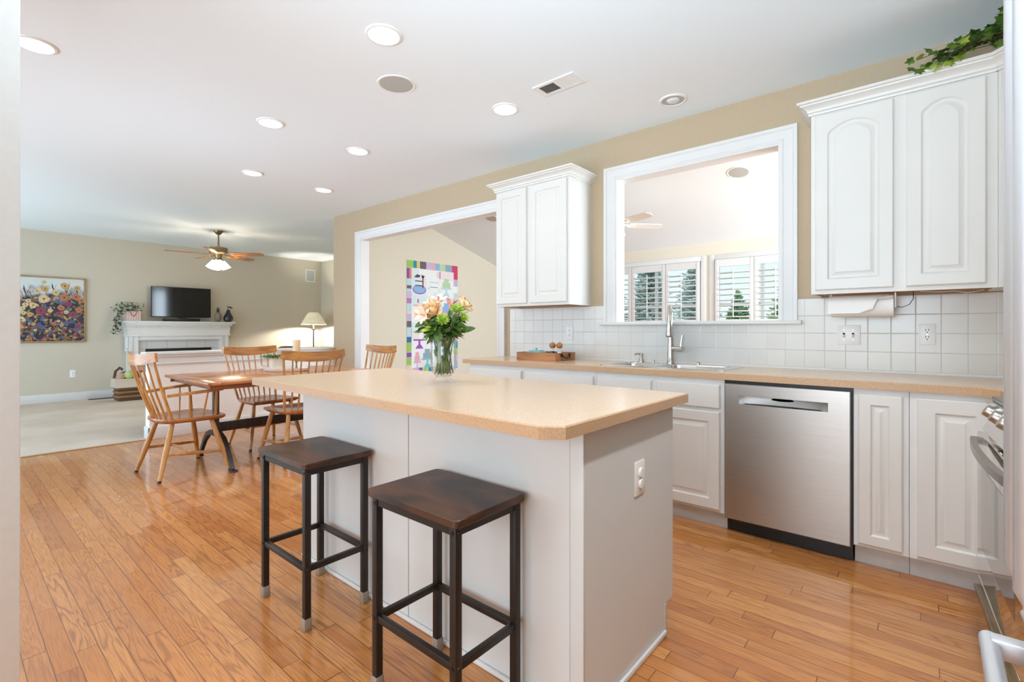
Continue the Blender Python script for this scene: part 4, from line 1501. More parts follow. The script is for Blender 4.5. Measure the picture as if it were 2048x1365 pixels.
def rose(pos, d, r, label):
    t = thing('rose', label, 'rose', pos, 0, 'flowers in the vase')
    m = MB()
    for k, (n, L_, wd, tilt, rr_) in enumerate(((3, .9, .9, 6, .10), (4, 1.0, 1.1, 14, .22), (5, 1.05, 1.25, 28, .34), (5, 1.0, 1.3, 46, .42))):
        for i in range(n):
            M4 = frame_to(d, pos) @ Matrix.Rotation(2 * pi * i / n + k * .6, 4, 'Z') @ Matrix.Translation((0, r * rr_, -r * .75)) @ Matrix.Rotation(radians(90 - tilt), 4, 'X')
            patch(m, M4, r * 1.55 * L_, r * 1.25 * wd, curl=0.5 - 0.25 * k, cup=0.38, nu=6, nv=6, tip=.35, base=.35)
    m.M = frame_to(d, pos); m.sphere((0, 0, -r * .1), r * .42, 12, 8, sz=1.5); m.M = Matrix.Identity(4)
    build('bloom', m, 'peach', t)
    m = MB()
    for i in range(5):
        M4 = frame_to(d, pos) @ Matrix.Rotation(2 * pi * i / 5, 4, 'Z') @ Matrix.Translation((0, .006, -r * .8)) @ Matrix.Rotation(radians(20), 4, 'X')
        patch(m, M4, r * .9, r * .35, -.4, .1)
    build('sepals', m, 'leaf', t)
    s, pts = stem_part(t, Vector(pos) - Vector(d) * r * .7, 0.0035)
    leaves_on(t, pts, 5, 0.05)

def mum(pos, d, r, label):
    t = thing('chrysanthemum', label, 'chrysanthemum', pos, 0, 'flowers in the vase')
    m = MB()
    for k, (n, L_, tilt) in enumerate(((20, 1.0, 84), (20, .95, 66), (16, .78, 46), (12, .55, 26), (7, .35, 8))):
        for i in range(n):
            M4 = frame_to(d, pos) @ Matrix.Rotation(2 * pi * (i + .5 * (k % 2)) / n + frng.uniform(-.06, .06), 4, 'Z') @ Matrix.Rotation(radians(90 - tilt + frng.uniform(-6, 6)), 4, 'X')
            patch(m, M4, r * L_ * frng.uniform(.9, 1.1), r * .20, .45, .3, nu=2, nv=4, base=.4)
    build('bloom', m, 'lime', t)
    s, pts = stem_part(t, Vector(pos) - Vector(d) * .004)
    leaves_on(t, pts, 6, 0.042)

def alstro(pos, d, r, label, opening=48, pink=False):
    t = thing('alstroemeria', label, 'alstroemeria', pos, 0, 'flowers in the vase')
    m = MB()
    for i in range(6):
        m.cur = 1 if (pink and i % 2) else 0
        M4 = frame_to(d, pos) @ Matrix.Rotation(2 * pi * i / 6, 4, 'Z') @ Matrix.Translation((0, .003, -r * .5)) @ Matrix.Rotation(radians(90 - opening * (1 if i % 2 else .8)), 4, 'X')
        patch(m, M4, r * 1.4, r * (.62 if i % 2 else .8), -.35, .2, nu=4, nv=6, tip=.6, base=.2)
    build('bloom', m, ['blush', 'pinkc'], t)
    m = MB()
    for i in range(5):
        dd = (Vector(d) + Vector((frng.uniform(-.3, .3), frng.uniform(-.3, .3), frng.uniform(-.2, .2)))).normalized()
        m.tube([Vector(pos) - Vector(d) * r * .4, Vector(pos) + dd * r * .55], [0.0009, 0.0016], 5)
    build('stamens', m, 'pinkc', t)
    s, pts = stem_part(t, Vector(pos) - Vector(d) * r * .5)
    leaves_on(t, pts, 5, 0.04)

tocam = -CFW
rose(at(-0.045, 1.252, -.045), (tocam * .75 - CR * .25 + Vector((0, 0, .55))), 0.033, 'large peach rose at the front left of the bouquet')
rose(at(0.098, 1.282, .01), (CR * .75 + tocam * .1 + Vector((0, 0, .7))), 0.030, 'peach rose at the right end of the bouquet')
rose(at(-0.112, 1.250, .02), (-CR * .8 + Vector((0, 0, .5))), 0.026, 'peach rose at the far left of the bouquet behind green leaves')
mum(at(0.066, 1.250, -.035), (tocam * .6 + CR * .2 + Vector((0, 0, .8))), 0.042, 'lime spider chrysanthemum under the right peach rose')
mum(at(0.008, 1.205, -.065), (tocam * .9 + Vector((0, 0, .55))), 0.036, 'lime spider chrysanthemum lowest at the front of the bouquet')
mum(at(0.095, 1.216, -.03), (tocam * .5 + CR * .6 + Vector((0, 0, .5))), 0.032, 'lime spider chrysanthemum lowest at the right of the bouquet')
alstro(at(-0.088, 1.232, -.06), (tocam * .9 - CR * .4 + Vector((0, 0, .1))), 0.034, 'blush alstroemeria hanging below the large peach rose')
alstro(at(-0.022, 1.302, -.01), (tocam * .5 + Vector((0, 0, .9))), 0.036, 'blush alstroemeria at the very top of the bouquet')
alstro(at(-0.062, 1.292, .0), (tocam * .5 - CR * .4 + Vector((0, 0, .8))), 0.030, 'blush alstroemeria above the large peach rose')
alstro(at(0.036, 1.280, -.02), (Vector((0, 0, 1)) + CR * .15), 0.040, 'half-closed pink striped alstroemeria in the middle of the bouquet', opening=20, pink=True)

t = thing('greenery_sprig', 'dark green leafy sprigs filling the middle of the bouquet', 'greenery', (VX, VY, VZ), 0)
m = MB()
for i in range(230):
    a = frng.uniform(0, 2 * pi); q = frng.uniform(0.1, 1) ** .6
    z = frng.uniform(1.125, 1.235)
    R_ = (0.055 + 0.055 * (z - 1.13) / .14) * q
    p = Vector((VX + R_ * cos(a), VY + R_ * sin(a), z))
    if (p - Vector((VX, VY, z))).dot(CFW) < -.01 and z > 1.19:
        z -= .05; p.z = z
    d = Vector((cos(a), sin(a), frng.uniform(-.5, .5))).normalized()
    M4 = Matrix.Translation(p) @ d.to_track_quat('Y', 'Z').to_matrix().to_4x4() @ Matrix.Rotation(frng.uniform(-.8, .8), 4, 'Y')
    m.cur = 1 if (d.dot(CR) < -.45 and z > 1.16 and i % 2) else 0
    patch(m, M4, frng.uniform(.035, .06), frng.uniform(.018, .032), frng.uniform(-.7, .3), .12)
m.cur = 0
build('foliage', m, ['leaf', 'lime'], t)
m = MB()
for i in range(30):
    a = frng.uniform(0, 2 * pi); b = a + pi + frng.uniform(-.9, .9); q = frng.uniform(.015, .047)
    m.tube([(VX + q * cos(a), VY + q * sin(a), VZ + .036 + .02 * frng.random()), (VX + q * .7 * cos(a), VY + q * .7 * sin(a), VZ + .10), (VX + .028 * cos(b), VY + .028 * sin(b), VZ + .17), (VX + .05 * cos(b), VY + .05 * sin(b), VZ + .23), (VX + .08 * cos(b), VY + .08 * sin(b), VZ + .31)], 0.0027, 6)
for i in range(26):
    a = frng.uniform(0, 2 * pi); q = frng.uniform(.01, .035)
    p_ = Vector((VX + q * cos(a), VY + q * sin(a), VZ + frng.uniform(.09, .2)))
    d = Vector((cos(a) * .25, sin(a) * .25, 1)).normalized()
    patch(m, Matrix.Translation(p_) @ d.to_track_quat('Y', 'Z').to_matrix().to_4x4() @ Matrix.Rotation(frng.uniform(-2, 2), 4, 'Y'), .04, .016, -.2, .1, nu=2, nv=4)
build('stems', m, 'stem', t)
def big_leaf(lr, z, df, dirv, ln, wd, lab, roll=0.0):
    t = thing('leaf_spray', lab, 'leaf', at(lr, z, df), 0, 'flowers in the vase')
    m = MB()
    M4 = Matrix.Translation(at(lr, z, df)) @ Vector(dirv).normalized().to_track_quat('Y', 'Z').to_matrix().to_4x4() @ Matrix.Rotation(roll, 4, 'Y')
    patch(m, M4, ln, wd, -.35, .1, nu=6, nv=8)
    build('blade', m, 'leaf', t)
    stem_part(t, at(lr, z, df), .002)
big_leaf(0.075, 1.150, -.02, CR * .9 + Vector((0, 0, .35)), 0.082, 0.034, 'long green leaf reaching out at the right over the vase rim', roll=1.0)
big_leaf(-0.012, 1.165, -.066, tocam * .45 + Vector((0, 0, -.8)), 0.065, 0.042, 'broad green leaf hanging over the front of the vase rim')
big_leaf(-0.048, 1.158, -.05, tocam * .4 - CR * .55 + Vector((0, 0, -.75)), 0.055, 0.04, 'broad green leaf hanging over the left of the vase rim')
big_leaf(-0.075, 1.20, -.03, -CR * .8 + tocam * .4 + Vector((0, 0, -.3)), 0.06, 0.03, 'dark leaf at the left under the alstroemeria', roll=-.9)

# ------------------------------------------------------------------ ivy on the arched cabinet
def ivy_leaf(m, M4, s):
    out = [(0, 0), (.30, -.16), (.55, .10), (.42, .32), (.60, .62), (.26, .62), (0, 1.05), (-.26, .62), (-.60, .62), (-.42, .32), (-.55, .10), (-.30, -.16)]
    verts = [M4 @ Vector((0, s * .4, s * .05))] + [M4 @ Vector((x * s, y * s, -abs(x) * s * .28)) for x, y in out]
    k = len(out)
    m.add(verts, [(0, 1 + i, 1 + (i + 1) % k) for i in range(k)])

irng = random.Random(5)
t = thing('ivy', 'trailing green ivy on top of the arched wall cabinet', 'ivy', (0.2, 3.25, UZ1 + .06))
zc = UZ1 + 0.062
vines = []
for k in range(13):
    x0, y0_ = 0.36 + irng.uniform(-.1, .12), 3.26 + irng.uniform(-.12, .1)
    if k < 9:
        x1_, y1_ = irng.uniform(-.05, .12), UF - 0.085 + irng.uniform(-.02, .1)
        zz = zc + irng.uniform(-.01, .03)
    else:
        x1_, y1_ = irng.uniform(.2, .34), 3.16 + irng.uniform(-.05, .1)
        zz = zc + irng.uniform(.08, .17)
    pts = []
    for i in range(9):
        u = i / 8
        pts.append(Vector((x0 + (x1_ - x0) * u + .02 * sin(7 * u + k), y0_ + (y1_ - y0_) * u + .02 * cos(6 * u + k), zc + 0.02 + (zz - zc) * u + .07 * sin(pi * u) * (1 - .4 * u))))
    vines.append(pts)
m = MB()
for p in vines: m.tube(p, .0018, 5)
build('vines', m, 'twig', t)
m = MB()
for p in vines:
    for i in range(9):
        for q in range(2):
            a = irng.uniform(0, 2 * pi)
            d = Vector((cos(a), sin(a) - .4, irng.uniform(-.2, .5))).normalized()
            m.cur = 1 if (irng.random() < .22 and i > 4) else 0
            pp = p[i] + Vector((irng.uniform(-.02, .02), irng.uniform(-.02, .02), irng.uniform(0, .02)))
            ivy_leaf(m, Matrix.Translation(pp) @ d.to_track_quat('Y', 'Z').to_matrix().to_4x4() @ Matrix.Rotation(irng.uniform(-.9, .9), 4, 'Y'), irng.uniform(.028, .046))
for (x, z) in ((-0.05, -.012), (-.02, -.03), (0.03, -.022), (0.05, -.04), (0.09, -.03), (.12, -.02)):
    m.cur = 1 if x > 0 else 0
    d = Vector((irng.uniform(-.4, .4), -.35, -.75)).normalized()
    ivy_leaf(m, Matrix.Translation((x, UF - 0.066, zc + z + .04)) @ d.to_track_quat('Y', 'Z').to_matrix().to_4x4() @ Matrix.Rotation(irng.uniform(-.3, .3), 4, 'Y'), irng.uniform(.034, .048))
build('foliage', m, ['ivy', 'ivylight'], t)

# ------------------------------------------------------------------ ceiling fixtures
def downlight(x, y, label, lit=True, r=0.076, power=1.0):
    t = thing('recessed_light', label, 'ceiling light', (x, y, CZ), 0, 'recessed ceiling lights' if lit else None)
    m = MB()
    m.lathe([(r, -.004), (r + .004, -.009), (r + .016, -.007), (r + .020, 0.0)], 36, (0, 0, 0), cap=False)
    build('trim_ring', m, 'white', t, world=False)
    m = MB()
    if lit:
        m.lathe([(r, -.0045), (r * .5, -.0075), (.001, -.008)], 36, (0, 0, 0), cap=False)
        build('lens', m, 'bulb', t, world=False)
        sp = bpy.data.lights.new('downlight_beam', 'SPOT')
        sp.energy = SPOT_WATTS * power
        sp.spot_size = radians(118)
        sp.spot_blend = 1.0
        sp.shadow_soft_size = 0.07
        sp.color = (0.97, 0.98, 1.0)
        so = bpy.data.objects.new('downlight_beam', sp)
        COL.objects.link(so)
        so.location = (0, 0, -0.02)
        so.parent = t
    else:
        m.lathe([(r, -.004), (r * .62, -.001), (r * .62, -.0005)], 36, (0, 0, 0), cap=False)
        build('baffle', m, 'grille', t, world=False)
        m = MB()
        m.lathe([(r * .60, -.0015), (r * .45, -.012), (.001, -.016)], 30, (0, r * .12, 0), cap=False)
        build('lens', m, 'unlit', t, world=False)

downlight(-3.70, 0.34, 'lit recessed ceiling light nearest the wall end at the left edge')
downlight(-2.175, 1.52, 'lit recessed ceiling light, the largest, above the near part of the island', power=0.8)
downlight(-3.75, 1.615, 'lit recessed ceiling light in the second row, on the side away from the sink wall')
downlight(-5.09, 2.02, 'lit recessed ceiling light above the dining table, left one of the far pair', power=1.0)
downlight(-5.11, 2.78, 'lit recessed ceiling light above the dining table, right one of the far pair', power=1.3)
downlight(-3.765, 2.365, 'lit recessed ceiling light between the dining pair and the one near the vent')
downlight(-2.255, 2.585, 'lit recessed ceiling light just left of the ceiling vent', power=0.3)
downlight(-1.30, 3.22, 'unlit recessed ceiling light above the sink opening', lit=False, r=0.073)

downlight(0.10, 1.50, 'lit recessed ceiling light over the range, beyond the top of the view', power=3.4)
downlight(0.10, 0.32, 'lit recessed ceiling light over the refrigerator, beyond the top of the view')
downlight(-2.175, 0.34, 'lit recessed ceiling light beside the wall end, beyond the top of the view')

def speaker_round(loc, label, r, normal=(0, 0, -1)):
    t = thing('ceiling_speaker', label, 'speaker', loc)
    m = MB(); m.M = frame_to(normal)
    m.lathe([(r - .010, .003), (r, .006), (r + .006, .004), (r + .008, 0)], 40, (0, 0, 0), cap=False)
    build('bezel', m, 'white', t, world=False)
    m = MB(); m.M = frame_to(normal)
    m.lathe([(r - .009, .0035), (r * .5, .005), (.001, .0055)], 40, (0, 0, 0), cap=False)
    build('grille', m, 'grille', t, world=False)
speaker_round((-2.555, 1.88, CZ), 'round grey ceiling speaker in the kitchen ceiling between two lights', 0.112)
sl = Vector((0, -(za - zb), -(SY - W - 0.11))).normalized()
def onslope(y): return za + (zb - za) * (y - W - 0.11) / (SY - W - 0.11)
def slope_pt(u, v):
    s = (u - 1024) / FPX
    d = Vector((cos(YAW) * s - sin(YAW), sin(YAW) * s + cos(YAW), (659 - v) / FPX))
    k = (zb - za) / (SY - W - 0.11)
    tt = (za - k * (W + .11) - HC) / (d.z - k * d.y)
    return Vector((0, 0, HC)) + d * tt
speaker_round(slope_pt(1476, 345), 'round pale ceiling speaker seen through the sink opening', 0.105, sl)
speaker_round(slope_pt(983, 437), 'round pale ceiling speaker seen through the cased opening', 0.105, sl)

t = thing('ceiling_vent', 'white slotted ceiling vent with a dark half near the unlit light', 'vent', (-1.77, 2.545, CZ))
m = MB()
vx0, vx1, vy0, vy1 = -1.925, -1.615, 2.47, 2.615
m.box(vx0, vx1, vy0, vy0 + .022, CZ - .008, CZ); m.box(vx0, vx1, vy1 - .022, vy1, CZ - .008, CZ)
m.box(vx0, vx0 + .03, vy0 + .022, vy1 - .022, CZ - .008, CZ); m.box(vx1 - .03, vx1, vy0 + .022, vy1 - .022, CZ - .008, CZ)
m.box(-1.775, -1.765, vy0 + .022, vy1 - .022, CZ - .008, CZ)
build('frame', m, 'white', t)
build('backing', bx(vx0 + .02, vx1 - .02, vy0 + .02, vy1 - .02, CZ - .0022, CZ - .0012), 'dark', t)
m = MB()
for i in range(10):
    for a, b, rot in ((vx0 + .03, -1.775, 42), (-1.765, vx1 - .03, -42)):
        x = a + (b - a) * (i + .5) / 10
        m.M = Matrix.Translation((x, (vy0 + vy1) / 2, CZ - .0055)) @ Matrix.Rotation(radians(rot), 4, 'Y')
        m.box(-.0055, .0055, -(vy1 - vy0) / 2 + .022, (vy1 - vy0) / 2 - .022, -.0006, .0006)
build('louvres', m, 'white', t)

# ------------------------------------------------------------------ dining table
t = thing('dining_table', 'cherry dining table on an iron trestle behind the island', 'table', (-4.737, 2.14, 0))
TX0, TX1, TY0, TY1 = -5.29, -4.185, 1.335, 2.95
m = MB()
m.box(TX0, TX1, TY0 + .10, TY1 - .10, .727, .750, c=.003)
build('tabletop', m, 'table', t)
for (a, b) in ((TY0, TY0 + .0985), (TY1 - .0985, TY1)):
    build('breadboard_end', bx(TX0, TX1, a, b, .727, .750, c=.003), wood('cherry_breadboard', (158, 92, 50), (196, 130, 80), 'x', rough=0.16, coat=.4, streak=9) if a == TY0 else bpy.data.materials['cherry_breadboard'], t)
m = MB()
for (a, b, c_, d_) in ((TX0 + .05, TX0 + .075, TY0 + .03, TY1 - .03), (TX1 - .075, TX1 - .05, TY0 + .03, TY1 - .03)):
    m.box(a, b, c_, d_, .688, .727, c=.002)
m.box(TX0 + .075, TX1 - .075, TY0 + .05, TY0 + .075, .688, .727, c=.002)
m.box(TX0 + .075, TX1 - .075, TY1 - .075, TY1 - .05, .688, .727, c=.002)
build('apron', m, wood('cherry_apron', (122, 68, 38), (160, 98, 58), 'y', rough=.3), t)
xc = -4.70
for yy in (1.56, 2.72):
    m = MB()
    m.box(xc - .34, xc + .34, yy - .025, yy + .025, .706, .727)
    m.bar([(xc, yy, .71), (xc, yy, .30), (xc, yy, .24)], .050, .040, (0, 1, 0))
    for s in (-1, 1):
        pts = [(xc + s * .01, yy, .27), (xc + s * .09, yy, .262), (xc + s * .18, yy, .232), (xc + s * .26, yy, .17), (xc + s * .325, yy, .09), (xc + s * .37, yy, .025), (xc + s * .385, yy, .012)]
        m.bar(pts, [.045, .04, .038, .034, .032, .032, .034], [.045, .042, .038, .032, .028, .026, .022], (0, 1, 0))
        m.lathe([(.032, 0), (.032, .008), (.02, .016), (.001, .018)], 14, (xc + s * .395, yy, 0))
    build('trestle_leg', m, 'iron', t)
m = MB(); m.box(xc - .018, xc + .018, 1.575, 2.705, .272, .352, c=.003)
build('stretcher', m, 'darkwood', t)

# ------------------------------------------------------------------ windsor chairs
def windsor(name, loc, rotz, label, arms):
    t = thing(name, label, 'chair', loc, rotz, 'windsor chairs at the dining table')
    hw = .262 if arms else .238
    fd = .225
    out = []
    n = 10
    for i in range(n + 1):      # front edge, slightly bowed
        u = -1 + 2 * i / n
        out.append((hw * u * .97, fd + .018 * (1 - u * u)))
    out += [(hw, .15), (hw * .97, .02), (hw * .90, -.10)]
    for i in range(9):
        a = radians(0 + 180 * i / 8)
        out.append((hw * .86 * cos(a), -.12 - .105 * sin(a)))
    out += [(-hw * .90, -.10), (-hw * .97, .02), (-hw, .15)]
    k = len(out)
    def sc(f, z): return [(x * f, y * f, z) for x, y in out]
    m = MB()
    loops = [sc(.90, .425), sc(.985, .440), sc(1.0, .452), sc(.985, .462), sc(.90, .463), sc(.6, .452)]
    verts = [p for l in loops for p in l] + [(0, -.02, .447)]
    faces = [(i * k + j, i * k + (j + 1) % k, (i + 1) * k + (j + 1) % k, (i + 1) * k + j) for i in range(5) for j in range(k)]
    faces += [tuple(reversed(range(k)))] + [(5 * k + j, 5 * k + (j + 1) % k, 6 * k) for j in range(k)]
    m.add(verts, faces)
    build('seat', m, 'chairseat', t, world=False, smooth=50)
    ff = .315 if arms else .27
    bf = .25 if arms else .235
    feet = [(-ff, .235), (ff, .235), (-bf, -.245), (bf, -.245)]
    tops = [(-.185, .14), (.185, .14), (-.155, -.125), (.155, -.125)]
    for (fx_, fy_), (tx_, ty_) in zip(feet, tops):
        m = MB()
        P = lambda u: (tx_ + (fx_ - tx_) * u, ty_ + (fy_ - ty_) * u, .432 * (1 - u))
        m.tube([P(0), P(.35), P(.6), P(.97)], [.0165, .0205, .020, .0135], 12)
        lg = build('leg', m, 'chair', t, world=False)
        m = MB(); m.tube([P(.968), P(1.0)], [.0145, .0135], 12)
        build('glide', m, 'darkwood', lg, world=False)
    def lp(i, u):
        (fx_, fy_), (tx_, ty_) = feet[i], tops[i]
        return Vector((tx_ + (fx_ - tx_) * u, ty_ + (fy_ - ty_) * u, .432 * (1 - u)))
    mids = []
    for a, b in ((0, 2), (1, 3)):
        p, q = lp(a, .62), lp(b, .55)
        mids.append((p + q) / 2)
        m = MB(); m.tube([p, (p + q) / 2, q], [.010, .0135, .010], 10)
        build('stretcher', m, 'chair', t, world=False)
    m = MB(); m.tube([mids[0], (mids[0] + mids[1]) / 2, mids[1]], [.0095, .013, .0095], 10)
    build('stretcher', m, 'chair', t, world=False)
    # comb back
    def crest(u): return Vector((.282 * u, -.335 + .062 * u * u, .930 + .024 * u * u))
    m = MB()
    cp = [crest(-1 + 2 * i / 16) for i in range(17)]
    m.bar(cp, .022, [.066 + .02 * sin(pi * i / 16) ** .5 for i in range(17)])
    build('crest_rail', m, 'chairx', t, world=False)
    ns = 9
    for i in range(ns):
        u = -1 + 2 * i / (ns - 1)
        a = radians(90 + 74 * -u)
        b = Vector((.195 * u, -.195 + .055 * u * u, .455))
        tp = crest(u * .93) - Vector((0, 0, .03))
        end = abs(u) > .99
        md = (b + tp) / 2 + Vector((0, -.008, 0))
        m = MB()
        m.tube([b, b * .6 + md * .4, md, tp], [.011, .0125, .0115, .009] if end else [.0065, .009, .0075, .006], 8)
        build('post' if end else 'spindle', m, 'chair', t, world=False)
    if arms:
        for s in (-1, 1):
            b0 = Vector((s * .225, -.185, .648))
            pts = [b0, Vector((s * .265, -.06, .660)), Vector((s * .285, .08, .668)), Vector((s * .275, .16, .672)), Vector((s * .265, .19, .672))]
            m = MB(); m.bar(pts, [.026, .034, .042, .05, .04], [.022, .02, .02, .02, .018])
            build('arm', m, 'chair', t, world=False)
            for (sy0, ay) in ((-.03, 1.1), (.06, 2.0), (.155, 2.85)):
                i0 = int(ay); fr_ = ay - i0
                q = pts[i0] * (1 - fr_) + pts[i0 + 1] * fr_
                m = MB(); p = Vector((s * hw * .90, sy0, .455))
                r_ = .0115 if sy0 > .1 else .0075
                m.tube([p, (p + q) / 2, q], [r_ * .8, r_ * 1.1, r_ * .8], 8)
                build('arm_spindle', m, 'chair', t, world=False)
    return t

windsor('windsor_armchair', (-4.675, 1.305, 0), radians(4), 'honey wooden windsor armchair at the near end of the dining table', True)
cA = windsor('windsor_chair', (-5.17, 2.17, 0), radians(-84), 'honey wooden windsor chair on the half-wall side of the dining table', False)
dup(cA, (-4.33, 2.125, 0), radians(88), 'honey wooden windsor chair on the island side of the table, back turned to the viewer')
dup(cA, (-4.72, 2.98, 0), radians(180), 'honey wooden windsor chair at the far end of the table by the cased opening')

# on the table
TZ = .750
t = thing('serving_tray', 'oval white enamel tray in the middle of the dining table', 'tray', (-4.84, 2.24, TZ))
m = MB()
d_ = Matrix.Translation((-4.84, 2.24, 0)) @ Matrix.Rotation(YAW, 4, 'Z')
m.M = d_
m.lathe([(.001, TZ + .001), (.20, TZ + .001), (.215, TZ + .012), (.222, TZ + .032), (.226, TZ + .034), (.224, TZ + .036), (.211, TZ + .014), (.197, TZ + .006), (.001, TZ + .005)], 40, (0, 0, 0), cap=False, sy=.62)
build('basin', m, 'whiteware', t)
for s in (-1, 1):
    m = MB(); m.M = d_
    m.tube([(s * .216, -.05, TZ + .03), (s * .235, -.04, TZ + .05), (s * .242, 0, TZ + .058), (s * .235, .04, TZ + .05), (s * .216, .05, TZ + .03)], .005, 8)
    build('handle', m, 'whiteware', t)
pz = TZ + .006
def crp(lr, df): return Vector((-4.84, 2.24, 0)) + CR * lr + CFW * df
p = crp(-.095, 0)
t = thing('potted_fern', 'green fern in a cream pot on the dining table tray', 'potted plant', (p.x, p.y, pz))
m = MB(); m.lathe([(.001, pz), (.062, pz), (.064, pz + .01), (.066, pz + .135), (.060, pz + .135), (.058, pz + .115), (.001, pz + .115)], 28, (p.x, p.y, 0), cap=False)
build('pot', m, 'ceramic', t)
m = MB(); prng = random.Random(3)
for i in range(230):
    a = prng.uniform(0, 2 * pi); ln = prng.uniform(.06, .14)
    pts = [Vector((p.x + .04 * cos(a) * prng.random(), p.y + .04 * sin(a) * prng.random(), pz + .115))]
    st = pts[0]
    for q in range(1, 4):
        u = q / 3
        pts.append(st + Vector((cos(a) * ln * u, sin(a) * ln * u, .085 * u - .075 * u * u * prng.uniform(.5, 1.2))))
    m.tube(pts, [.0012, .0035, .003, .0008], 4)
build('fronds', m, 'leaf', t)
p = crp(.09, .02)
t = thing('candle_stand', 'brass candle stand on the dining table tray', 'candle holder', (p.x, p.y, pz))
m = MB()
m.lathe([(.04, pz), (.042, pz + .004), (.02, pz + .014), (.008, pz + .03), (.007, pz + .07), (.014, pz + .085), (.007, pz + .10), (.007, pz + .15), (.018, pz + .165), (.040, pz + .178), (.046, pz + .184), (.042, pz + .186), (.001, pz + .183)], 22, (p.x, p.y, 0))
build('stand', m, 'brass', t)
cz = pz + .187
t = thing('pillar_candle', 'ivory pillar candle standing on the brass candle stand', 'candle', (p.x, p.y, cz))
m = MB(); m.lathe([(.001, cz), (.034, cz), (.035, cz + .004), (.035, cz + .112), (.031, cz + .118), (.02, cz + .113), (.001, cz + .112)], 26, (p.x, p.y, 0))
build('wax', m, 'candle', t)
m = MB(); m.tube([(p.x, p.y, cz + .112), (p.x + .002, p.y, cz + .122)], .0012, 6)
build('wick', m, 'dark', t)

# ------------------------------------------------------------------ living room: fireplace wall
t = thing('fireplace', 'white fireplace mantel with dentil moulding on the living room wall', 'fireplace', (LX, 2.88, 0))
FB = -10.40   # front of the surround
A0, A1 = 2.085, 3.70
m = MB()
m.box(LX, FB + .045, 2.0, 3.79, 1.275, 1.308, c=.006)
build('mantel_shelf', m, 'trim', t)
m = MB()
for (o, z0_, z1_) in ((.035, 1.245, 1.275), (.022, 1.225, 1.245), (.008, 1.165, 1.19)):
    m.box(LX, FB + o, A0 - o, A1 + o, z0_, z1_, c=.004)
m.box(LX, FB, A0, A1, 1.05, 1.235)
m.box(LX, FB + .012, A0 - .012, A1 + .012, 1.04, 1.062, c=.004)
build('frieze', m, 'trim', t)
m = MB()
nb = 44
for i in range(nb):
    yy = A0 + (A1 - A0) * (i + .25) / nb
    m.box(FB, FB + .014, yy, yy + .018, 1.195, 1.225)
build('dentil_moulding', m, 'trim', t)
OY0, OY1, OZ = 2.245, 3.53, .975
for (a, b) in ((A0 + .03, OY0), (OY1, A1 - .03)):
    m = MB()
    m.box(LX, FB - .01, a, b, 0, 1.05)
    m.box(FB - .012, FB + .004, a, a + .05, .0, 1.04)
    m.box(FB - .012, FB + .004, b - .03, b, .0, 1.04)
    m.box(LX, FB + .012, a - .012, b + .005, 0, .14, c=.004)
    pl = build('pilaster', m, 'trim', t)
    m = MB(); yo = a if a < 3 else b
    s = -1 if a < 3 else 1
    m.box(LX + .02, FB - .03, min(yo, yo + s * .03), max(yo, yo + s * .03), .83, 1.04, c=.01)
    m.box(LX + .03, FB - .06, min(yo, yo + s * .03), max(yo, yo + s * .03), .78, .83, c=.012)
    build('corbel', m, 'trim', pl)
m = MB(); m.box(LX, FB - .01, OY0, OY1, OZ, 1.05); m.box(FB - .012, FB + .0045, OY0, OY1, OZ, OZ + .03)
build('lintel', m, 'trim', t)
m = MB()
m.box(LX + .03, FB - .05, OY0, 2.36, 0, OZ); m.box(LX + .03, FB - .05, 3.38, OY1, 0, OZ); m.box(LX + .03, FB - .05, 2.36, 3.38, .815, OZ)
build('tile_surround', m, 'hearthtile', t)
m = MB(); m.box(LX + .02, LX + .04, 2.36, 3.38, 0.0, .815)
build('firebox', m, 'dark', t)
m = MB(); m.box(FB - .052, FB - .035, 2.355, 3.385, .775, .818); m.box(FB - .052, FB - .035, 2.355, 2.40, .05, .775); m.box(FB - .052, FB - .035, 3.34, 3.385, .05, .775)
build('firebox_frame', m, 'black', t)

MZ = 1.308
t = thing('television', 'flat black television standing on the white mantel', 'television', (-10.45, 2.91, MZ))
m = MB(); m.M = Matrix.Translation((-10.43, 2.905, 1.66)) @ Matrix.Rotation(radians(-2), 4, 'Z')
m.box(-.03, .0, -.468, .468, -.275, .275, c=.006)
build('housing', m, 'black', t)
m = MB(); m.M = Matrix.Translation((-10.43, 2.905, 1.66)) @ Matrix.Rotation(radians(-2), 4, 'Z')
m.box(-.001, .002, -.458, .458, -.262, .266)
build('screen', m, 'blackgloss', t)
m = MB(); m.box(-10.47, -10.44, 2.85, 2.96, MZ + .012, 1.40); m.box(-10.53, -10.37, 2.74, 3.07, MZ, MZ + .013, c=.004)
build('stand', m, 'black', t)
m = MB(); m.box(-10.425, -10.37, 2.60, 3.18, MZ + .0005, MZ + .055, c=.006)
tag(build('sound_bar', m, 'black'), 'long black sound bar in front of the television on the mantel', 'sound bar')

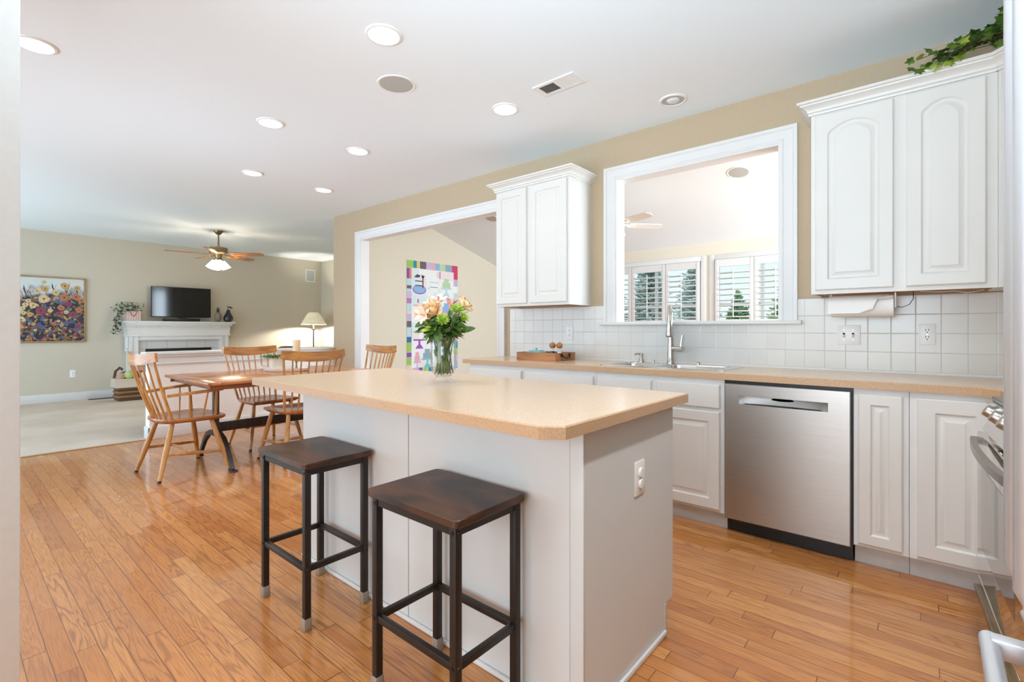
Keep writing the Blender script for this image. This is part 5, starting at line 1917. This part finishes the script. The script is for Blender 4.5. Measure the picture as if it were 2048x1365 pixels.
# planter basket with trailing greenery
t = thing('planter_basket', 'pink patterned planter basket with rope handle on the left of the mantel', 'planter', (-10.45, 2.17, MZ))
m = MB()
m.box(-10.52, -10.38, 2.06, 2.28, MZ, MZ + .17, c=.012)
build('basket', m, tiles('pink_lattice_cloth', 'YZ', 0.035, (2.0, MZ), (226, 206, 198), (188, 150, 140), .003, .8), t)
m = MB(); m.tube([(-10.375, 2.12 + .1 * i / 10, MZ + .165 - .085 * sin(pi * i / 10)) for i in range(11)], .006, 8)
build('handle', m, 'rope', t)
m = MB(); g = random.Random(9)
for i in range(320):
    if i < 170:
        p = Vector((-10.45 + g.uniform(-.09, .09), 2.13 + g.gauss(0, .10), MZ + .20 + g.uniform(-.03, .12)))
    else:
        u = g.random()
        p = Vector((-10.38 + g.uniform(-.05, .05), 2.05 - .12 * u ** .5 + g.uniform(-.06, .05), MZ + .22 - .44 * u))
        p.y = min(p.y, 1.985 + .1 * (1 - u)) if u > .4 else p.y
    a = g.uniform(0, 2 * pi)
    d = Vector((abs(cos(a)), sin(a), g.uniform(-.8, .5))).normalized()
    M4 = Matrix.Translation(p) @ d.to_track_quat('Y', 'Z').to_matrix().to_4x4()
    patch(m, M4, g.uniform(.04, .07), g.uniform(.018, .03), -.3, .1, nu=2, nv=4)
build('foliage', m, leafy('eucalyptus_green', (54, 78, 52), (104, 126, 92), 30), t)

p = (-10.43, 3.50)
t = thing('pineapple_ornament', 'small pineapple ornament on the mantel beside the black pear', 'ornament', (p[0], p[1], MZ))
m = MB(); m.sphere((p[0], p[1], MZ + .095), .062, 16, 12, sz=1.5)
build('body', m, 'pineapple', t)
m = MB()
for k in range(4):
    for i in range(6):
        M4 = Matrix.Translation((p[0], p[1], MZ + .175 + .012 * k)) @ Matrix.Rotation(i * pi / 3 + k * .5, 4, 'Z') @ Matrix.Rotation(radians(35 + 13 * k), 4, 'X')
        patch(m, M4, .075, .018, -.5 + .2 * k, .15, nu=2, nv=4)
build('crown_leaves', m, mat('dark_bronze_leaf', (58, 66, 56), .5), t)
p = (-10.42, 3.68)
t = thing('pear_ornament', 'black glazed pear ornament with leaf at the right end of the mantel', 'ornament', (p[0], p[1], MZ))
m = MB(); m.lathe([(.001, MZ), (.05, MZ), (.078, MZ + .03), (.086, MZ + .07), (.075, MZ + .115), (.05, MZ + .16), (.034, MZ + .20), (.030, MZ + .225), (.018, MZ + .24), (.001, MZ + .243)], 24, (p[0], p[1], 0))
build('body', m, 'fleshpear', t)
m = MB(); m.tube([(p[0], p[1], MZ + .238), (p[0], p[1] - .008, MZ + .28), (p[0], p[1] - .012, MZ + .325)], [.005, .004, .006], 8)
st = build('stalk', m, 'fleshpear', t)
m = MB(); patch(m, Matrix.Translation((p[0], p[1] - .008, MZ + .29)) @ Vector((.1, .9, -.05)).normalized().to_track_quat('Y', 'Z').to_matrix().to_4x4() @ Matrix.Rotation(.8, 4, 'Y'), .10, .05, -.5, .1)
build('leaf', m, 'fleshpear', st)

# painting of flowers
t = thing('floral_painting', 'framed painting of gold and orange flowers on the living room wall', 'painting', (LX, 1.08, 1.47))
PY0, PY1, PZ0, PZ1 = 0.56, 1.575, .955, 2.0
m = MB()
m.box(LX, LX + .035, PY0, PY0 + .022, PZ0, PZ1, c=.003); m.box(LX, LX + .035, PY1 - .022, PY1, PZ0, PZ1, c=.003)
m.box(LX, LX + .035, PY0 + .022, PY1 - .022, PZ0, PZ0 + .022, c=.003); m.box(LX, LX + .035, PY0 + .022, PY1 - .022, PZ1 - .022, PZ1, c=.003)
build('frame', m, 'goldframe', t)
k = NT('painted_meadow')
gg = k.n('NewGeometry'); ss = k.n('SeparateXYZ'); k.l(gg.outputs['Position'], ss.inputs[0])
h = k.math('DIVIDE', k.math('SUBTRACT', ss.outputs[2], PZ0), PZ1 - PZ0)
mp = k.n('Mapping'); mp.inputs['Scale'].default_value = (1, 30, 30); mp.inputs['Rotation'].default_value = (0.6, 0, 0)
k.l(gg.outputs['Position'], mp.inputs[0])
vo = k.n('TexVoronoi'); vo.inputs['Scale'].default_value = 1.0; vo.inputs['Randomness'].default_value = 1.0
no = k.n('TexNoise'); no.inputs['Scale'].default_value = 9; no.inputs['Detail'].default_value = 4
k.l(gg.outputs['Position'], no.inputs['Vector'])
k.l(mp.outputs[0], vo.inputs['Vector'])
sp = k.n('SeparateXYZ'); k.l(vo.outputs['Color'], sp.inputs[0])
spots = k.ramp(sp.outputs[0], [(0, C(30, 34, 52)), (.22, C(58, 48, 66)), (.38, C(120, 96, 66)), (.5, C(84, 96, 120)), (.62, C(52, 58, 48)), (.74, C(132, 62, 66)), (.86, C(176, 146, 92)), (1, C(196, 196, 200))])
k.t.nodes[-1].color_ramp.interpolation = 'CONSTANT'
for x in k.t.nodes:
    if x.type == 'VALTORGB': x.color_ramp.interpolation = 'CONSTANT'
hh = k.math('ADD', h, k.math('MULTIPLY', k.math('SUBTRACT', no.outputs['Fac'], .5), .5))
top = k.ramp(hh, [(.66, (0, 0, 0, 1)), (.84, (1, 1, 1, 1))])
c_ = k.mix(top, spots, C(206, 210, 208))
k.l(c_, k.b.inputs['Base Color']); k.b.inputs['Roughness'].default_value = .6
M['meadow'] = k.m
fl = [mat('paint_cream', (208, 180, 138), .6, var=.22, scale=50), mat('paint_gold', (192, 150, 90), .6, var=.25, scale=50), mat('paint_orange', (174, 110, 74), .6, var=.15, scale=40),
      mat('paint_magenta', (136, 58, 80), .6, var=.2, scale=40), mat('paint_pale_yellow', (198, 182, 134), .6, var=.25, scale=40), mat('paint_dark', (60, 44, 40), .6), mat('paint_blue', (84, 92, 140), .6, var=.2)]
m = MB()
m.box(LX + .01, LX + .024, PY0 + .02, PY1 - .02, PZ0 + .02, PZ1 - .02)
def blob(y, z, r, mi, x=LX + .0255, ctr=True):
    m.cur = mi
    nn = 16
    ph = rnd.random() * 6
    pts = [(x, y + r * (1 + .13 * sin(3 * a + ph) + .08 * sin(5 * a)) * cos(a), z + r * (1 + .12 * sin(4 * a + ph)) * .92 * sin(a)) for a in [2 * pi * i / nn for i in range(nn)]]
    m.add(pts + [(x + .0006, y, z)], [(i, (i + 1) % nn, nn) for i in range(nn)])
    if ctr:
        m.cur = 6
        q = r * .2
        m.add([(x + .001, y + q * cos(2 * pi * i / 8), z + q * sin(2 * pi * i / 8)) for i in range(8)], [tuple(range(8))])
def fromcrop(cx, cy):   # position inside the framed picture
    u = (cx - 110) / (1180 - 110)
    return .83 + (PY1 - .022 - .83) * u, PZ1 - .02 - (cy - 90 - 75 * u) / (1150 - 80 * u) * (PZ1 - PZ0 - .04)
for (cx, cy, r, mi) in ((470, 490, 95, 1), (835, 270, 78, 2), (490, 320, 62, 2), (680, 380, 72, 5), (360, 350, 58, 1), (825, 470, 85, 3), (1035, 465, 80, 3), (1130, 530, 60, 3),
                        (290, 600, 68, 1), (475, 195, 48, 5), (1060, 310, 56, 2), (240, 760, 52, 2), (420, 700, 90, 4), (770, 655, 62, 3), (1090, 695, 66, 3), (900, 590, 60, 4),
                        (215, 520, 46, 1), (165, 590, 50, 1), (980, 765, 70, 4), (720, 750, 48, 4), (640, 930, 42, 3), (850, 930, 46, 7), (440, 985, 40, 7), (1050, 990, 46, 4),
                        (580, 700, 45, 5), (860, 730, 45, 5), (720, 880, 30, 5), (1060, 1050, 40, 7), (830, 1040, 36, 4), (300, 930, 36, 2), (390, 940, 40, 7), (970, 900, 44, 7),
                        (240, 1200, 40, 3), (480, 1210, 36, 3), (590, 1200, 26, 3), (520, 1060, 30, 2), (330, 1040, 30, 5)):
    yy, zz = fromcrop(cx, cy)
    blob(yy, zz, r / 1365 * .98, mi)
for i in range(26):
    blob(rnd.uniform(PY0 + .06, .85), rnd.uniform(PZ0 + .1, PZ1 - .12), rnd.uniform(.03, .06), rnd.choice([1, 2, 3, 4, 5]))
for i in range(14):
    y_, z_ = rnd.uniform(PY0 + .1, PY1 - .08), rnd.uniform(1.62, 1.75)
    m.cur = 6
    dy = rnd.uniform(-.05, .05)
    m.add([(LX + .0252, y_, z_), (LX + .0252, y_ + .006, z_), (LX + .0252, y_ + dy + .005, z_ + rnd.uniform(.1, .22)), (LX + .0252, y_ + dy, z_ + .12)], [(0, 1, 2, 3)])
build('canvas', m, ['meadow'] + fl, t)

# yarn basket
t = thing('yarn_basket', 'dark wicker basket with cloth liner on the carpet beside the fireplace', 'basket', (-10.04, 2.055, 0))
m = MB(); m.M = Matrix.Translation((0, -0.13, 0))
m.box(-10.210, -9.880, 2.0, 2.42, 0, .24, c=.02)
build('wicker_body', m, 'wicker', t)
for z in (.07, .14, .21):
    m = MB(); m.M = Matrix.Translation((0, -0.13, 0)); m.tube(rrect(-10.215, -9.875, 1.995, 2.425, .04, 4) and [(a, b, z) for a, b in rrect(-10.215, -9.875, 1.995, 2.425, .04, 4)], .018, 6, closed=True)
    build('woven_band', m, 'wickerdark', t)
m = MB(); m.M = Matrix.Translation((0, -0.13, 0)); m.prism([(-10.240, .22), (-9.850, .22), (-9.900, .36), (-10.190, .36)], 1.96, 2.46, 'y')
build('cloth_liner', m, 'wickerlight', t)
m = MB(); m.M = Matrix.Translation((0, -0.13, 0)); m.tube([(-10.180, 2.0, .33), (-10.180, 2.02, .47), (-10.140, 2.07, .53), (-10.100, 2.09, .50)], .02, 8)
build('handle', m, 'wicker', t)
yc_ = [((138, 76, 140), 'purple', 2.10, -10.010, .41), ((196, 160, 140), 'dusty pink', 2.05, -9.960, .39), ((92, 170, 150), 'teal', 2.20, -9.950, .40), ((190, 204, 130), 'pale lime', 2.15, -9.930, .42),
       ((170, 56, 84), 'crimson', 2.33, -10.040, .41), ((60, 40, 60), 'dark plum', 2.24, -10.080, .42), ((226, 214, 190), 'cream', 2.36, -9.950, .39)]
for rgb, nm, y, x, z in yc_:
    m = MB(); m.M = Matrix.Translation((0, -0.13, 0)); m.sphere((x, y, z), .062, 14, 10)
    for q in range(6):
        a = q * .5
        m.tube([(x + .063 * cos(b) * cos(a), y + .063 * sin(b), z + .063 * cos(b) * sin(a)) for b in [2 * pi * i / 18 for i in range(18)]], .004, 5, closed=True)
    tag(build('yarn_ball', m, mat('yarn_' + nm.replace(' ', '_'), rgb, .9, var=.2, scale=60)), '%s ball of yarn in the wicker basket by the fireplace' % nm, 'yarn')

# wall speaker
t = thing('wall_speaker', 'rectangular in-wall speaker high in the living room corner', 'speaker', (LX, 5.44, 2.24))
m = MB()
SY0, SY1, SZ0, SZ1 = 5.335, 5.55, 2.235, 2.51
m.box(LX, LX + .012, SY0, SY0 + .018, SZ0, SZ1); m.box(LX, LX + .012, SY1 - .018, SY1, SZ0, SZ1); m.box(LX, LX + .012, SY0 + .018, SY1 - .018, SZ0, SZ0 + .018); m.box(LX, LX + .012, SY0 + .018, SY1 - .018, SZ1 - .018, SZ1)
build('frame', m, 'white', t)
build('grille', bx(LX, LX + .008, SY0 + .016, SY1 - .016, SZ0 + .016, SZ1 - .016), 'grille', t)

# floor lamp
lx, ly = -10.05, 5.235
t = thing('floor_lamp', 'lit floor lamp with parchment shade in the living room corner', 'lamp', (lx, ly, 0))
m = MB(); m.lathe([(.14, 0), (.14, .012), (.05, .03), (.014, .05)], 26, (lx, ly, 0)); build('base', m, 'black', t)
m = MB(); m.tube([(lx, ly, .045), (lx, ly, 1.165)], .012, 10); m.lathe([(.012, 1.15), (.04, 1.16), (.042, 1.168), (.014, 1.172)], 16, (lx, ly, 0)); build('pole', m, mat('dark_grey_iron', (70, 68, 62), .5, metal=.5), t)
m = MB(); m.lathe([(.017, 1.172), (.017, 1.30)], 14, (lx, ly, 0)); build('candle_sleeve', m, 'candle', t)
m = MB(); m.sphere((lx, ly, 1.34), .03, 14, 10, sz=1.3); build('bulb', m, 'lampbulb', t)
m = MB(); m.lathe([(.255, 1.265), (.256, 1.27), (.20, 1.37), (.135, 1.485), (.095, 1.525), (.093, 1.525), (.132, 1.482), (.197, 1.367), (.252, 1.268)], 40, (lx, ly, 0), cap=False)
sh = build('lamp_shade', m, 'lampshade', t)
m = MB(); m.tube([(lx, ly, 1.30), (lx, ly, 1.555)], .004, 6); m.sphere((lx, ly, 1.56), .011, 10, 6); m.tube([(lx - .094, ly, 1.52), (lx + .094, ly, 1.52)], .003, 6)
build('finial', m, 'black', t)

# dark seats seen over the half wall
def easy_chair(x, y, rot, label, w_=.5, top=.86):
    t = thing('easy_chair', label, 'armchair', (x, y, 0), rot, 'dark chairs in the living room')
    m = MB(); m.box(-w_ / 2 - .1, w_ / 2 + .1, -.38, .36, .08, .42, c=.05); build('seat_base', m, 'leather', t, world=False)
    m = MB()
    pts = []
    for i in range(13):
        u = -1 + 2 * i / 12
        pts.append((w_ / 2 * u, top - .16 * abs(u) ** 2.6))
    poly = [(-w_ / 2, .35)] + pts + [(w_ / 2, .35)]
    m.prism(poly, .22, .40, 'y'); build('backrest', m, 'leather', t, world=False)
    for s in (-1, 1):
        m = MB(); m.box(s * (w_ / 2 + .02) - .08, s * (w_ / 2 + .02) + .08, -.36, .34, .10, .60, c=.06); build('arm', m, 'leather', t, world=False)
    for s in (-1, 1):
        for q in (-1, 1):
            m = MB(); m.box(s * (w_ / 2) - .02, s * (w_ / 2) + .02, q * .28 - .02, q * .28 + .02, 0, .09); build('leg', m, 'darkwood', t, world=False)
easy_chair(-9.2, 4.05, radians(-70), 'dark upholstered chair whose back shows behind the candle, left of the floor lamp', .6, .855)
easy_chair(-9.2, 5.05, radians(-55), 'dark rounded chair back showing over the half wall, right of the floor lamp', .4, .885)
t = thing('side_cabinet', 'dark wooden cabinet just showing past the left end of the half wall', 'cabinet', (-6.75, 1.9, 0))
m = MB(); m.box(-6.98, -6.42, 1.63, 1.65, .06, .70); m.box(-6.98, -6.42, 2.38, 2.40, .06, .70); m.box(-6.98, -6.96, 1.65, 2.38, .06, .70)
build('carcass', m, 'darkwood', t)
for z in (.06, .36, .68):
    build('shelf', bx(-6.96, -6.42, 1.65, 2.38, z, z + .02), 'darkwood', t)
for (x, y) in ((-6.96, 1.64), (-6.44, 1.64), (-6.96, 2.37), (-6.44, 2.37)):
    build('foot', bx(x - .02, x + .02, y - .01, y + .03, 0, .06), 'darkwood', t)
t = thing('floor_register', 'brown floor vent in the carpet along the living room wall', 'vent', (-10.5, 1.78, 0))
build('frame', bx(-10.57, -10.46, 1.60, 1.96, 0, .006), 'wicker', t)
m = MB()
for i in range(14): m.box(-10.56, -10.47, 1.615 + i * .024, 1.625 + i * .024, .005, .008)
build('slots', m, 'dark', t)

# ------------------------------------------------------------------ ceiling fans
def fan(name, loc, zc_, drop, rot, label, bladem, motorm, shadem, kit, r=.70, wdt=.13):
    """loc: point on the ceiling; zc_: blade height"""
    x, y, zt0 = loc
    t = thing(name, label, 'ceiling fan', (x, y, zc_))
    m = MB()
    m.lathe([(.065, zt0), (.062, zt0 - .02), (.035, zt0 - .055), (.018, zt0 - .065)], 20, (x, y, 0)); build('canopy', m, motorm, t)
    m = MB(); m.tube([(x, y, zt0 - .05), (x, y, zc_ + .11)], .012, 10); build('downrod', m, motorm, t)
    m = MB(); m.lathe([(.02, zc_ + .135), (.055, zc_ + .12), (.125, zc_ + .105), (.130, zc_ + .095), (.130, zc_ + .035), (.122, zc_ + .022), (.06, zc_ + .005), (.05, zc_ - .03), (.045, zc_ - .06)], 32, (x, y, 0)); build('motor', m, motorm, t)
    for i in range(5):
        a = rot + 2 * pi * i / 5
        m = MB(); m.M = Matrix.Translation((x, y, zc_)) @ Matrix.Rotation(a, 4, 'Z') @ Matrix.Rotation(radians(-12), 4, 'X')
        o = [(.20, -wdt * .38), (.24, -wdt * .46), (r - .06, -wdt * .5), (r - .02, -wdt * .38), (r, -wdt * .12), (r, wdt * .12), (r - .02, wdt * .38), (r - .06, wdt * .5), (.24, wdt * .46), (.20, wdt * .38)]
        m.prism(o, -.004, .004, 'z'); b = build('blade', m, bladem, t)
        m = MB(); m.M = Matrix.Translation((x, y, zc_)) @ Matrix.Rotation(a, 4, 'Z')
        m.bar([(.08, 0, .02), (.14, 0, .002), (.27, 0, -.006)], [.03, .045, .05], .006); build('blade_iron', m, motorm, b)
    m = MB(); m.lathe([(.045, zc_ - .06), (.06, zc_ - .075), (.055, zc_ - .10), (.02, zc_ - .115)], 20, (x, y, 0)); lk = build('light_kit', m, motorm, t)
    if kit == 'bells':
        for i in range(4):
            a = rot + pi / 4 + i * pi / 2
            ax_ = Vector((cos(a) * .42, sin(a) * .42, -.9)).normalized()
            p0 = Vector((x + .058 * cos(a), y + .058 * sin(a), zc_ - .085))
            m = MB(); m.tube([p0, p0 + ax_ * .03], .014, 10); m.M = frame_to(ax_, p0 + ax_ * .025)
            m.M = Matrix.Identity(4)
            build('lamp_arm', m, motorm, lk)
            m = MB(); m.M = frame_to(ax_, p0 + ax_ * .02)
            m.lathe([(.020, 0), (.028, .02), (.040, .06), (.056, .115), (.060, .125), (.055, .12), (.038, .065), (.018, .02)], 24, (0, 0, 0), cap=False)
            build('glass_shade', m, shadem, lk)
    else:
        m = MB(); m.lathe([(.10, zc_ - .105), (.14, zc_ - .115), (.13, zc_ - .15), (.08, zc_ - .18), (.001, zc_ - .19)], 28, (x, y, 0)); build('glass_bowl', m, shadem, lk)
    return t
fan('ceiling_fan', (-8.50, 2.86, CZ), 2.345, 0, YAW + radians(2), 'brass ceiling fan with cherry blades and lit glass shades in the living room', 'blade', 'brass', 'fanshade', 'bells')
pf = Vector((0, 0, 0)) + CR * (5.75 * (1226 - 1024) / FPX) + CFW * 5.75
fan('ceiling_fan', (pf.x, pf.y, onslope(pf.y) - .0), 2.40, 0, YAW + radians(-62), 'white ceiling fan half hidden behind the edge of the sink opening', 'white', 'white', mat('lit_white_bowl', (255, 255, 255), .5, emit=(255, 250, 240), estr=3.0), 'bowl', r=.62)

# ------------------------------------------------------------------ quilt on the sunroom wall
QY0, QY1, QZ0, QZ1 = 4.84, 5.95, .455, 2.28
t = thing('wall_quilt', 'colourful patchwork quilt with cake stands on the sunroom wall', 'quilt', (SX, 5.395, QZ0))
pal = dict(base=(244, 249, 251), lime=(166, 206, 110), teal=(58, 150, 170), yellow=(226, 206, 130), stripe=(112, 106, 110), lilac=(214, 190, 226), blue=(150, 190, 232), green=(190, 220, 180), bluegrey=(150, 180, 196),
           red=(212, 74, 112), purple=(140, 88, 176), orange=(232, 140, 108), aqua=(196, 226, 232), mauve=(184, 136, 190), lav=(200, 190, 222), dblue=(52, 120, 168), pink=(232, 180, 190), dark=(92, 84, 96), peach=(240, 214, 200), turq=(126, 206, 214), violet=(160, 96, 190), paleaqua=(222, 240, 244), palelilac=(236, 230, 244), palepink=(246, 234, 234))
names = list(pal)
qm = [mat('quilt_' + k_, v_, .9, var=.12 if k_ != 'base' else .04, scale=70, bump=.2) for k_, v_ in pal.items()]
m = MB()
m.box(SX, SX + .010, QY0, QY1, QZ0, QZ1)
def qp(u0, u1, v0, v1, c, lift=.0112):
    m.cur = names.index(c)
    x = SX + lift
    ya, yb_ = QY0 + (QY1 - QY0) * u0, QY0 + (QY1 - QY0) * u1
    a, b = QZ1 - (QZ1 - QZ0) * v0, QZ1 - (QZ1 - QZ0) * v1
    m.add([(x, ya, a), (x, yb_, a), (x, yb_, b), (x, ya, b)], [(0, 1, 2, 3)])
def qpoly(pts, c, lift=.0124):
    m.cur = names.index(c)
    m.add([(SX + lift, QY0 + (QY1 - QY0) * u, QZ1 - (QZ1 - QZ0) * v) for u, v in pts], [tuple(range(len(pts)))])
cells = [(60, 142, 'lime'), (145, 262, 'purple'), (265, 335, 'aqua'), (335, 370, 'stripe'), (370, 398, 'aqua'), (400, 470, 'lilac'), (472, 532, 'mauve'), (535, 615, 'aqua'), (615, 645, 'peach'), (645, 720, 'lav'), (722, 790, 'stripe'), (792, 890, 'aqua'), (893, 955, 'dblue'), (955, 1060, 'lime'), (1063, 1115, 'purple'), (1118, 1203, 'lime'), (1205, 1290, 'peach')]
for a, b, c in cells:
    qp(0.0, .085, (a - 60) / 1230, (b - 60) / 1230, c)
qp(.045, .085, 85 / 1230, 202 / 1230, 'orange', .0116)
tops_ = [(.085, .12, 'lime'), (.12, .18, 'teal'), (.18, .235, 'yellow'), (.24, .36, 'stripe'), (.36, .46, 'lilac'), (.46, .54, 'pink'), (.54, .62, 'blue'), (.62, .74, 'green'), (.74, .88, 'bluegrey'), (.88, 1.0, 'red')]
for a, b, c in tops_: qp(a, b, 0, .066, c)
for i, c in enumerate(['red', 'lav', 'base', 'aqua', 'lilac', 'lav', 'green', 'purple', 'aqua', 'pink', 'teal', 'lime', 'lilac', 'blue']):
    qp(.915, 1.0, .066 + .066 * i, .066 + .066 * (i + 1), c)
for i, c in enumerate(['pink', 'purple', 'lime', 'teal', 'lilac', 'orange', 'aqua', 'purple']):
    qp(.10 + .1 * i, .19 + .1 * i, .955, 1.0, c)
qp(.62, .67, .075, .14, 'violet'); qp(.57, .61, .08, .2, 'peach'); qp(.085, .125, .60, .68, 'teal'); qp(.40, .43, .08, .25, 'green')
qp(.42, .60, .13, .27, 'base', .0116); qp(.43, .59, .175, .185, 'aqua', .012); qp(.43, .59, .22, .228, 'bluegrey', .012)
qg = random.Random(21)
for j in range(11):
    for i in range(6):
        if qg.random() < .62:
            u, v = .09 + .137 * i, .07 + .08 * j
            qp(u, u + .135, v, v + .078, qg.choice(['paleaqua', 'base', 'palelilac', 'paleaqua', 'palepink']), .01145)
def cake(u, v, s, c, c2):
    q = s
    qpoly([(u - .115 * q, v), (u + .115 * q, v), (u + .105 * q, v + .014), (u - .105 * q, v + .014)], c)
    qpoly([(u - .018 * q, v + .014), (u + .018 * q, v + .014), (u + .018 * q, v + .05), (u - .018 * q, v + .05)], c)
    qpoly([(u - .03 * q, v + .05), (u + .03 * q, v + .05), (u + .075 * q, v + .085), (u - .075 * q, v + .085)], c)
    if c2:
        qpoly([(u - .08 * q, v - .05), (u + .08 * q, v - .05), (u + .085 * q, v), (u - .085 * q, v)], c2)
        qpoly([(u - .05 * q, v - .085), (u + .05 * q, v - .085), (u + .05 * q, v - .05), (u - .05 * q, v - .05)], c2, .0120)
# upside-down brown stand with an iced ring
qpoly([(.11 + .12 + .125 * cos(a), .255 + .042 * sin(a)) for a in [2 * pi * i / 24 for i in range(24)]], 'violet')
qpoly([(.11 + .12 + .11 * cos(a), .252 + .036 * sin(a)) for a in [2 * pi * i / 24 for i in range(24)]], 'blue', .0128)
for v in (.175, .215): qpoly([(.15, v), (.30, v), (.30, v + .009), (.15, v + .009)], 'dark', .0132)
qpoly([(.285, .135), (.305, .135), (.305, .24), (.285, .24)], 'dark', .0132)
qpoly([(.14, .14), (.19, .118), (.25, .128), (.23, .146), (.15, .15)], 'dark', .0132); qpoly([(.27, .12), (.33, .13), (.31, .15), (.27, .145)], 'dark', .0132)
cake(.21, .39, .9, 'pink', None); qpoly([(.195, .34), (.215, .34), (.215, .375), (.195, .375)], 'red')
cake(.23, .70, 1.0, 'violet', None); cake(.38, .875, 1.0, 'turq', 'bluegrey'); cake(.19, .90, .6, 'lilac', 'pink')
cake(.50, .45, 1.0, 'green', 'lilac'); cake(.76, .22, 1.0, 'aqua', 'green'); cake(.76, .45, 1.0, 'pink', 'blue'); cake(.72, .68, 1.0, 'lime', 'lilac'); cake(.70, .9, 1.0, 'purple', 'pink'); cake(.50, .66, .9, 'blue', 'peach')
build('quilt', m, qm, t)

# ------------------------------------------------------------------ outdoors
m = MB(); m.box(-60, 50, SY + .14, 90, -.6, -.5)
struct('lawn', m, 'lawn')
def conifer(x, y, h, r, label, material, seed, loose=0.0):
    t = thing('conifer', label, 'tree', (x, y, -.5))
    g = random.Random(seed)
    m = MB(); m.tube([(x, y, -.5), (x, y, h * .5 - .5), (x, y, h - .5)], [.05 * r + .06, .05 * r, .01], 8)
    build('trunk', m, 'bark', t)
    m = MB()
    nl = 30
    for k_ in range(nl):
        u = k_ / nl
        z = -.5 + h * (.04 + .94 * u)
        rr_ = r * (1 - u) ** .85 + .06
        nb_ = int(16 + 16 * (1 - u))
        for i in range(nb_):
            a = 2 * pi * (i + g.random()) / nb_
            L_ = rr_ * g.uniform(.65, 1.1)
            d = Vector((cos(a), sin(a), g.uniform(-.35, .25) + .35 * u)).normalized()
            p0 = Vector((x, y, z + g.uniform(-.06, .06)))
            # a bough with its twigs
            m.tube([p0, p0 + d * L_ * .6, p0 + d * L_], [.03 + .02 * r, .05 + .022 * r * (1 - loose), .01], 4)
            for q in range(5):
                b0 = p0 + d * L_ * g.uniform(.35, .95)
                e = (d + Vector((g.uniform(-.9, .9), g.uniform(-.9, .9), g.uniform(-.6, .4)))).normalized()
                m.tube([b0, b0 + e * L_ * .16, b0 + e * L_ * .28], [.022, .03 * (1 - .4 * loose), .005], 3)
    build('foliage', m, material, t, smooth=0)
def ground_at(u, dist):
    s = (u - 1024) / FPX
    return CR * (s * dist) + CFW * dist
for (u, dist, h, r, lab, mt_, sd, lo) in ((1582, 16, 3.75, 1.15, 'large green spruce outside the right sunroom window', 'spruce', 1, 0),
                                   (1476, 25, 3.75, 1.15, 'smaller pointed spruce outside, behind the middle sunroom window', 'spruce', 2, .2),
                                   (1392, 15.5, 4.5, 1.0, 'loose blue-green pine outside, right one at the left sunroom window', 'pine', 3, .8),
                                   (1300, 18.5, 5.2, 1.3, 'loose blue-green pine outside, left one at the left sunroom window', 'pine', 4, .8),
                                   (1215, 15, 4.2, 1.0, 'loose blue-green pine outside at the left edge of the sink opening', 'pine', 6, .7)):
    p = ground_at(u, dist)
    conifer(p.x, p.y, h, r, lab, mt_, sd, lo)
